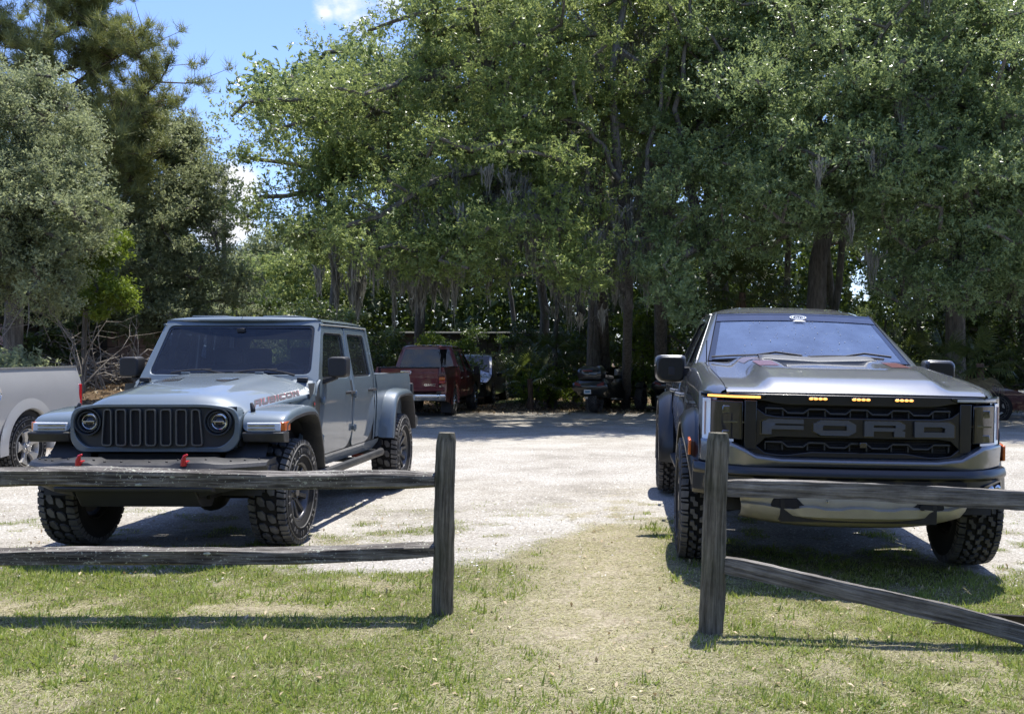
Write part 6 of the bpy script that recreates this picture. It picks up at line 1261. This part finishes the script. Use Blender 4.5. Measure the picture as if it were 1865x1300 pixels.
# ================================================================== other vehicles
def arcpts(y0, z0, r, n=14, a0=0, a1=180): return [(y0 + r * cos(RAD(a0 + (a1 - a0) * i / n)), z0 + r * sin(RAD(a0 + (a1 - a0) * i / n))) for i in range(n + 1)]
def plain_truck(root, P, L, bed, ax, cab, H, hw=1.0, zb=1.38, wheelm=RIMS, style='std', rad=.40, glassm=SIDEG, spk=5):
    """pickup in its own frame: tail at y=0, nose at y=L, ground z=0"""
    fl = lambda z: itp(z, [.45, .6, .85, 1.0, 1.10, 1.18, 1.26, zb - .05, zb], [hw - .05, hw - .015, hw, hw - .001, hw - .003, hw - .012, hw - .035, hw - .062, hw - .085])
    for s in (-1, 1):
        arR = arcpts(ax[0], rad + .02, rad + .07, 20, -8, 188)
        def sidep(y0, y1, ztop, arc, nm, yc):
            n = len(arc); y_lo = .52; out = []
            for (a, z) in arc:
                t = (a - yc); k = max(abs((a - yc) / ((y1 - y0) / 2)), abs((z - .5) / (ztop - .5)) if z > .5 else 0)
            top = []; m = n
            per = [(y1, .52), (y1, .75), (y1, .98), (y1, 1.2), (y1, ztop)] + [(lerp(y1, y0, i / (m - 9)), ztop) for i in range(1, m - 9)] + [(y0, ztop), (y0, 1.2), (y0, .98), (y0, .75), (y0, .52)]
            per = per[:m] if len(per) >= m else per + [per[-1]] * (m - len(per))
            return G().add(ring(per, arc, lambda u, v: (s * fl(v), u, v), 6, False))
        g = sidep(.02, bed - .02, zb, arR, 'bed_side', ax[0]); g.add(grid([[(s * (hw - .06), y, zb), (s * (hw - .11), y, zb + .008), (s * (hw - .16), y, zb - .01), (s * (hw - .16), y, .8)] for y in (.02, bed - .02)]))
        g.add(grid([[(s * fl(z), .02, z), (s * (hw - .14), -.01, z)] for z in (.52, .8, 1.0, 1.2, zb)]))
        bs = g.o('bed_side', P, root, ang=50)
        # swollen lip round the wheel opening
        ro = []
        for i, (a, z) in enumerate(arcpts(ax[0], rad + .02, 1, 24, -8, 188)):
            dy, dz = a - ax[0], z - rad - .02
            ro.append([(s * fl(.85), ax[0] + dy * (rad + q), rad + .02 + dz * (rad + q)) if q > .15 else (s * (hw + b), ax[0] + dy * (rad + q), rad + .02 + dz * (rad + q)) for q, b in ((.20, 0), (.12, .022), (.075, .028), (.055, .0), (.055, -.12))])
        G().add(grid(ro)).o('arch_lip', P, bs, ang=60)
        g = sidep(cab[1] + .02, L - .05, 1.12, arcpts(ax[1], rad + .02, rad + .07, 20, -8, 188), 'fender', ax[1]); g.add(grid([[(s * (fl(1.12)), y, 1.12), (s * (hw - .08), y, 1.18), (s * .5, y, 1.24), (0, y, 1.26)] for y in (cab[1] + .02, L - .4, L - .05)])); g.o('front_fender', P, root, ang=50)
        # cab side: doors
        k = 2 if cab[1] - cab[0] > 1.9 else 1; e = (cab[1] - cab[0]) / k
        for i in range(k):
            y0 = cab[0] + e * i + .015; y1 = y0 + e - .03; zt = H - .10
            sx = lambda z: fl(z) if z < 1.18 else lerp(fl(1.18), hw - .30, (z - 1.18) / (H - 1.18))
            last = i == k - 1
            ou = [(y0, .50), (y1, .50), (y1, 1.2), (y1 - (.55 if last else 0), zt), (y0 + (.06 if i == 0 else 0), zt), (y0, 1.2)]
            inn = [(y0 + .10, 1.22), (y1 - .2, 1.22), (y1 - .12, 1.24), (y1 - (.60 if last else .06), zt - .07), (y0 + .14, zt - .07), (y0 + .10, 1.3)]
            A2 = rpoly(ou, .04, 2); B2 = rpoly(inn, .03, 2); mp = lambda u, v: (s * (sx(v) + .004), u, v)
            d = G().add(ring(A2, B2, mp, 5)).add(grid([[mp(*p) for p in A2], [(mp(*p)[0] - s * .04, p[0], p[1]) for p in A2]], True)).o('door', P, root, ang=45)
            one(([(s * (sx(v) - .012), u, v) for u, v in B2], [tuple(range(len(B2)))]), 'window', glassm, d)
            G().add(box(s * (hw + .01), y0 + .16, 1.06, .03, .16, .035)).o('door_handle', CHR if style == 'chrome' else P, d, bev=.008)
        G().add(loft([[(s * (hw - .02), cab[1] - .35, 1.16), (s * (hw - .02), cab[1] - .25, 1.16), (s * (hw - .02), cab[1] - .25, 1.22), (s * (hw - .02), cab[1] - .35, 1.22)], [(s * (hw + .08), cab[1] - .35, 1.16), (s * (hw + .08), cab[1] - .25, 1.16), (s * (hw + .08), cab[1] - .25, 1.22), (s * (hw + .08), cab[1] - .35, 1.22)]])).add(box(s * (hw + .16), cab[1] - .30, 1.25, .16, .10, .26)).o('mirror', MB, root, bev=.02)
        V, F = grid([[(s * (fl(z) - .05), y, z) for z in (.45, .8, 1.18)] for y in (0.1, L - .1)]); one((V, F), 'inner_body', DARK, root)
        for yc in ax: G().add(revolve([(s * .55, rad + .07), (s * (hw - .02), rad + .07)], 14, (0, yc, rad), 'x', 0, pi)).o('wheel_well', MB, root)
    # cab top: back, roof, windscreen
    W = lambda z: lerp(hw - .03, hw - .30, max(0, z - 1.18) / (H - 1.18))
    bo = rrect(-1, 1, 0, 1, .001, 2)
    z0, z1 = 1.16, H - .04
    bm = lambda u, v: (u * W(lerp(z0, z1, v)), cab[0] + .10 * v, lerp(z0, z1, v) + .02 * (1 - u * u) * v)
    bo = rrect(-1, 1, 0, 1, .02, 3); bi = rrect(-.88, .88, .22, .90, .06, 3)
    cb = G().add(ring(bo, bi, bm, 3)).o('cab_back', P, root, ang=45)
    one(([(bm(*p)[0], bm(*p)[1] + .006, bm(*p)[2]) for p in bi], [tuple(range(len(bi)))]), 'rear_window', glassm, cb)
    rx = [-1, -.97, -.9, -.7, -.35, 0, .35, .7, .9, .97, 1]; w = hw - .29
    G().add(grid([[(x * w, y, H - dz - .10 * max(0, abs(x) - .88) ** 2 / .0144 * .5 + .02 * (1 - x * x)) for x in rx] for y, dz in ((cab[0] + .08, .05), (cab[0] + .12, .02), (cab[0] + .3, 0), (cab[1] - .9, 0), (cab[1] - .65, .03), (cab[1] - .58, .07))])).o('roof', P, root, ang=50)
    one(grid([[(x * (W(z)), y, z) for x in (-1, -.5, 0, .5, 1)] for y, z in ((cab[1] + .02, 1.2), (cab[1] - .58, H - .07))]), 'windscreen', glassm, root)
    one(grid([[(-hw + .2, y, .62), (hw - .2, y, .62)] for y in (.02, L - .1)]), 'floor_pan', UND, root)
    one(grid([[(-hw + .06, bed, z), (hw - .06, bed, z)] for z in (.6, 1.2)]), 'bed_front', P, root)
    G().add(box(0, L - .06, .88, 2 * hw - .2, .10, .60)).o('front_end', P, root, bev=.05); G().add(box(0, L + .03, .60, 2 * hw - .1, .16, .22)).o('front_bumper', CHR, root, bev=.04)
    w_ = make_wheel(root, (hw - .14, ax[0], rad), 2 * rad, .265, .235 if spk == 5 else .205, RDT if spk == 5 else RDT, 34, wheelm, spk, 'ram')
    copy_wheel(w_, root, (hw - .14, ax[1], rad), spin=.5); copy_wheel(w_, root, (-hw + .14, ax[0], rad), True, .2); copy_wheel(w_, root, (-hw + .14, ax[1], rad), True, .7)

# silver pickup, side on at the left edge
SILV = paint('paint_silver', (.38, .38, .38), .25, .06, .40)
A = empty('pickup_truck', (-8.41, 14.02, -.115), (0, 0, RAD(179.1)), 'silver pickup showing only its bed side and rear wheel at the far left', 'pickup truck', 'pickup trucks in the lot')
plain_truck(A, SILV, 5.8, 2.0, (1.22, 4.7), (2.03, 4.25), 1.92, 1.0, 1.41, RIMS, 'std', .405)
for s in (-1, 1):
    g = G().add(loft([[(s * x, y, z) for x, y in ((.997, .085), (1.004, .03), (.96, -.02), (.84, -.035), (.84, .05))] for z in (.85, .90, 1.05, 1.17)])); g.o('tail_lamp', LENSR, A, ang=40, bev=.008)
G().add(box(0, -.01, 1.10, 1.66, .06, .58)).o('tailgate', SILV, A, bev=.015); G().add(box(0, -.12, .66, 1.9, .22, .20)).o('rear_bumper', CHR, A, bev=.04)
g = G().add(revolve([(0, .098), (.006, .094), (.006, .088), (0, .084)], 40, (-1.004, 1.90, 1.10))).add(sph((-1.004, 1.81, 1.10), .014, 8, 4, (.3, 1.2, 1))); g.o('fuel_door', CHR, A)
# maroon pickup, tail towards us
MAR = paint('paint_maroon', (.13, .015, .024), .3, .15, .36)
B_ = empty('pickup_truck', (-5.72, 27.6, -.325), (0, 0, RAD(-1.5)), 'maroon pickup parked tail out with a chrome rear bumper under the trees', 'pickup truck', 'pickup trucks in the lot')
plain_truck(B_, MAR, 5.7, 2.05, (1.25, 4.75), (2.08, 4.2), 2.00, 1.0, 1.40, CHR, 'chrome', .40, spk=8)
tg = G().add(box(0, .0, 1.10, 1.60, .07, .56)).add(box(0, .0, .80, 1.9, .06, .12)).o('tailgate', MAR, B_, bev=.02)
G().add(box(0, -.01, 1.385, 1.62, .06, .035)).o('tailgate_cap', MB, tg, bev=.01)
G().add(box(-.10, -.045, 1.26, .30, .03, .10)).o('tailgate_handle', CHR, tg, bev=.03)
(V, F), L_ = text_mesh('GMC', gap=.25, extr=.1); one(([(.40 + x * .062, -.040 - z * .05, .885 + y * .062) for x, y, z in V], F), 'lettering', CHR, tg)
for s in (-1, 1):
    for z, h, m_, nm in ((1.20, .12, simple('smoked_lens', (.12, .05, .05), .2, coat=1), 'reversing_lamp'), (1.09, .10, LENSA, 'tail_lamp'), (.995, .085, LENSR, 'tail_lamp')): G().add(box(s * .885, -.01, z, .17, .10, h)).o(nm, m_, B_, bev=.02)
g = G().add(loft([[(x, y, z) for y, z in ((-.02, .66), (-.16 + .1 * (abs(x) > .8), .66), (-.17 + .1 * (abs(x) > .8), .60), (-.14 + .1 * (abs(x) > .8), .50), (-.02, .48))] for x in (-.98, -.82, -.78, .78, .82, .98)])); rb = g.o('rear_bumper', CHR, B_, bev=.015)
G().add(box(.02, -.185, .585, .31, .01, .155)).o('number_plate', WHP, rb); G().add(box(0, -.192, .585, .16, .006, .085)).o('plate_print', MB, rb)
for s in (-1, 1): G().add(box(s * .84, .74, .34, .28, .02, .42)).o('mud_flap', MB, B_)
for x in (-.22, 0, .22): G().add(box(x, 2.16, 1.995, .13, .06, .03)).o('roof_lamp', simple('roof_lens', (.7, .5, .3), .3), B_, bev=.008)
(V, F) = font_mesh('Huskers', 0); one(([(-.30 + x * .12, 2.155, 1.42 + y * .10) for x, y, z in V], F), 'window_sticker', OVW, B_)

def plain_car(root, P, L, hw, H, ax, prof, glassm, rad=.33, van=False):
    """body from a side outline; nose at y=0"""
    bl = [y for y, z in prof]; zz = (.32, .45, .62, .80, .92)
    fx = lambda z: itp(z, [.25, .45, .7, .95, H * .75, H], [hw - .08, hw - .02, hw, hw - .03, hw - .16, hw - .28])
    tops = lambda y: itp(y, [p[0] for p in prof], [p[1] for p in prof])
    ys = sorted(set([0, .05, .15, .4, .8, 1.2, 1.6, 2.0, 2.5, 3.0, 3.5, 4.0, L - .6, L - .3, L - .1, L]))
    rows_ = []
    for y in ys:
        t = tops(y); e = .10 * max(0, 1 - y / .35) ** 2 + .08 * max(0, 1 - (L - y) / .3) ** 2; r = []
        for q in np.linspace(0, 1, 9): z = .28 + (t - .28) * q * .97; r.append((fx(z) - e, z))
        r += [(fx(t) * .88 - e, t + .0), (fx(t) * .5, t + .025), (0, t + .03)]
        rows_.append([(x, y, z) for x, z in r] + [(-x, y, z) for x, z in r[-2::-1]])
    G().add(grid(rows_)).add((rows_[0], [tuple(range(len(rows_[0])))])).add((rows_[-1], [tuple(range(len(rows_[0])))])).o('body', P, root, ang=50)
    for s in (-1, 1):
        for y0, y1 in ((1.55, 2.5), (2.56, 3.6)) + (((3.66, 4.6),) if van else ()):
            zt = min(tops(y0 + .25), tops(y1)) - .12; p = rpoly([(y0, .98), (y1, .98), (y1 - .04, zt), (y0 + (.45 if y0 < 1.6 else .04), zt)], .05)
            one(([(s * (fx(z) + .006), y, z) for y, z in p], [tuple(range(len(p)))]), 'window', glassm, root)
        G().add(box(s * (hw + .09), 1.65, 1.02, .20, .12, .15)).o('mirror', P, root, bev=.03)
        g = G().add(loft([[(s * x, y, z) for y, z in ((.02 + c, .68), (.0 + c, .72), (.06 + c, .80), (.2 + c, .80), (.2 + c, .68))] for x, c in ((hw - .38, -.03), (hw - .2, .0), (hw - .05, .14))])); g.o('headlamp', REFL, root, bev=.01)
        for yc in ax: G().add(revolve([(s * (hw - .27), .01), (s * (hw + .004), .01), (s * (hw + .004), rad + .06), (s * (hw - .27), rad + .06)], 22, (0, yc, rad))).o('wheel_well', DARK, root)
    y1 = prof[2][0]; y2 = prof[3][0]; z1 = prof[2][1]; z2 = prof[3][1]
    one(grid([[(x * (fx(z) - .08) , y - .012 - .0, z + .03) for x in (-1, -.5, 0, .5, 1)] for y, z in ((y1 + .02, z1 + .02), (y2 - .04, z2 - .04))]), 'windscreen', glassm, root)
    G().add(box(0, .0, .50, hw * 1.3, .06, .22)).o('grille', MB, root, bev=.02)
    w_ = make_wheel(root, (hw - .10, ax[0], rad), 2 * rad, .22, .21, RDT, 30, RIMS, 5, 'ram')
    copy_wheel(w_, root, (hw - .10, ax[1], rad)); copy_wheel(w_, root, (-hw + .10, ax[0], rad), True); copy_wheel(w_, root, (-hw + .10, ax[1], rad), True)
BLK = paint('paint_black', (.012, .014, .014), .1, .1, .3)
Cc = empty('minivan', (-5.62, 35.9, -.36), (0, 0, RAD(-3)), 'black minivan parked nose out beyond the maroon pickup', 'minivan')
plain_car(Cc, BLK, 5.0, .98, 1.76, (.95, 3.95), [(0, .78), (.3, .90), (.95, 1.06), (1.95, 1.70), (3.0, 1.76), (4.6, 1.72), (4.9, 1.5), (5.0, 1.1)], simple('van_glass', (.012, .015, .016), .25, spec=.25), .34, True)
Dd = empty('car', (10.75, 26.6, -.28), (0, 0, RAD(70)), 'dark maroon car deep in shade at the right edge behind the grey pickup', 'car')
plain_car(Dd, simple('paint_dark_maroon', (.05, .008, .012), .3, coat=1), 4.6, .90, 1.42, (.85, 3.6), [(0, .66), (.3, .78), (1.2, .96), (2.0, 1.38), (2.8, 1.42), (3.6, 1.36), (4.2, 1.02), (4.6, .95)], glass('car_glass', (.05, .06, .06), haze=.03), .33)

LRD = simple('dim_red_lens', (.14, .006, .008), .3)
# three wheeled motorcycle, seen from the tail
def trike(loc, rz, label):
    R = empty('three_wheeled_motorcycle', loc, (0, 0, rz), label, 'motorcycle', 'three wheeled motorcycles under the oaks')
    sec = lambda y, w, z0, z1, k=.7: [(x, y, z) for x, z in [(w * k, z0), (w, lerp(z0, z1, .35)), (w * .95, lerp(z0, z1, .75)), (w * .6, z1), (-w * .6, z1), (-w * .95, lerp(z0, z1, .75)), (-w, lerp(z0, z1, .35)), (-w * k, z0)]]
    G().add(loft([sec(-.42, .40, .62, .76), sec(-.36, .50, .50, .86), sec(-.1, .50, .42, .90), sec(.3, .38, .38, .84), sec(.8, .30, .32, .78), sec(1.3, .34, .30, .84), sec(1.8, .38, .34, .88), sec(2.2, .26, .40, .74)])).o('body', BLK, R, ang=50)
    G().add(loft([sec(-.46, .24, .92, 1.12, .9), sec(-.40, .33, .88, 1.20, .9), sec(-.05, .33, .88, 1.24, .9), sec(.02, .28, .90, 1.20, .9)])).o('top_case', BLK, R, ang=50)
    tc = G().add(box(-.02, -.465, 1.10, .26, .02, .035)).o('brake_lamp', LRD, R, bev=.006)
    for s in (-1, 1):
        G().add(loft([[(s * x, -.43, z), (s * x, -.37, z), (s * x, -.37, z + h), (s * x, -.43, z + h)] for x, z, h in ((.22, .70, .05), (.40, .73, .09))])).o('tail_lamp', LRD, R, bev=.006)
        G().add(loft([[(s * (.26 + a), y, z) for a, z in ((0, .95), (.10, .97), (.13, 1.08), (.02, 1.14))] for y in (.72, .95, 1.2)])).o('side_fairing', simple('silver_panel', (.25, .26, .27), .3, coat=1), R, bev=.02)
        G().add(tube([(s * .12, 1.32, 1.02), (s * .36, 1.22, 1.08), (s * .48, 1.08, 1.06)], .018, 6)).o('handlebar', MB, R)
        G().add(box(s * .50, 1.36, 1.12, .14, .05, .09)).add(tube([(s * .2, 1.5, .92), (s * .48, 1.38, 1.09)], .014, 5)).o('mirror', BLK, R, bev=.02)
        G().add(loft([[(s * x, y, z) for y, z in ((1.5, .62), (1.75, .74), (2.0, .62), (1.95, .60), (1.75, .70), (1.55, .60))] for x in (.56, .78)])).o('mudguard', BLK, R, ang=40)
        G().add(tube([(s * .2, 1.7, .38), (s * .62, 1.72, .30)], .028, 6)).add(tube([(s * .2, 1.85, .30), (s * .62, 1.8, .26)], .022, 6)).o('suspension_arm', UND, R)
        G().add(loft([[(s * x, y, z) for y, z in ((.4, .34), (.9, .30), (.9, .33), (.4, .38))] for x in (.30, .46)])).o('footboard', STL, R)
    G().add(loft([sec(.12, .20, .80, .98), sec(.3, .22, .80, 1.02), sec(.7, .20, .78, .95), sec(1.0, .16, .78, .96)])).o('saddle', SEAT, R, ang=60)
    one(grid([[(x, 1.55 - .2 * (z - .95) + .5 * x * x * -1, z) for x in (-.26, -.13, 0, .13, .26)] for z in (.82, 1.0, 1.18)]), 'windshield', glass('smoke_screen', (.15, .16, .17)), R)
    pl = G().add(box(-.02, -.47, .565, .19, .01, .11)).o('number_plate', WHP, R); G().add(box(-.02, -.477, .565, .13, .004, .05)).o('plate_print', BLUP, R)
    w_ = make_wheel(R, (0, .05, .31), .62, .23, .19, RDT, 28, RIMB, 6, 'ram')
    a = make_wheel(R, (.67, 1.74, .31), .62, .20, .19, RDT, 28, RIMB, 6, 'ram'); copy_wheel(a, R, (-.67, 1.74, .31), True)
    R.scale = (1.14, 1.14, 1.14); return R
trike((-.76, 30.2, gzf(0, 30.2) + .0), RAD(-20), 'black three wheeled motorcycle with a top case and white number plate')
trike((1.58, 31.6, gzf(0, 31.6) + .0), RAD(-10), 'black three wheeled motorcycle mostly hidden behind the dark grey pickup')
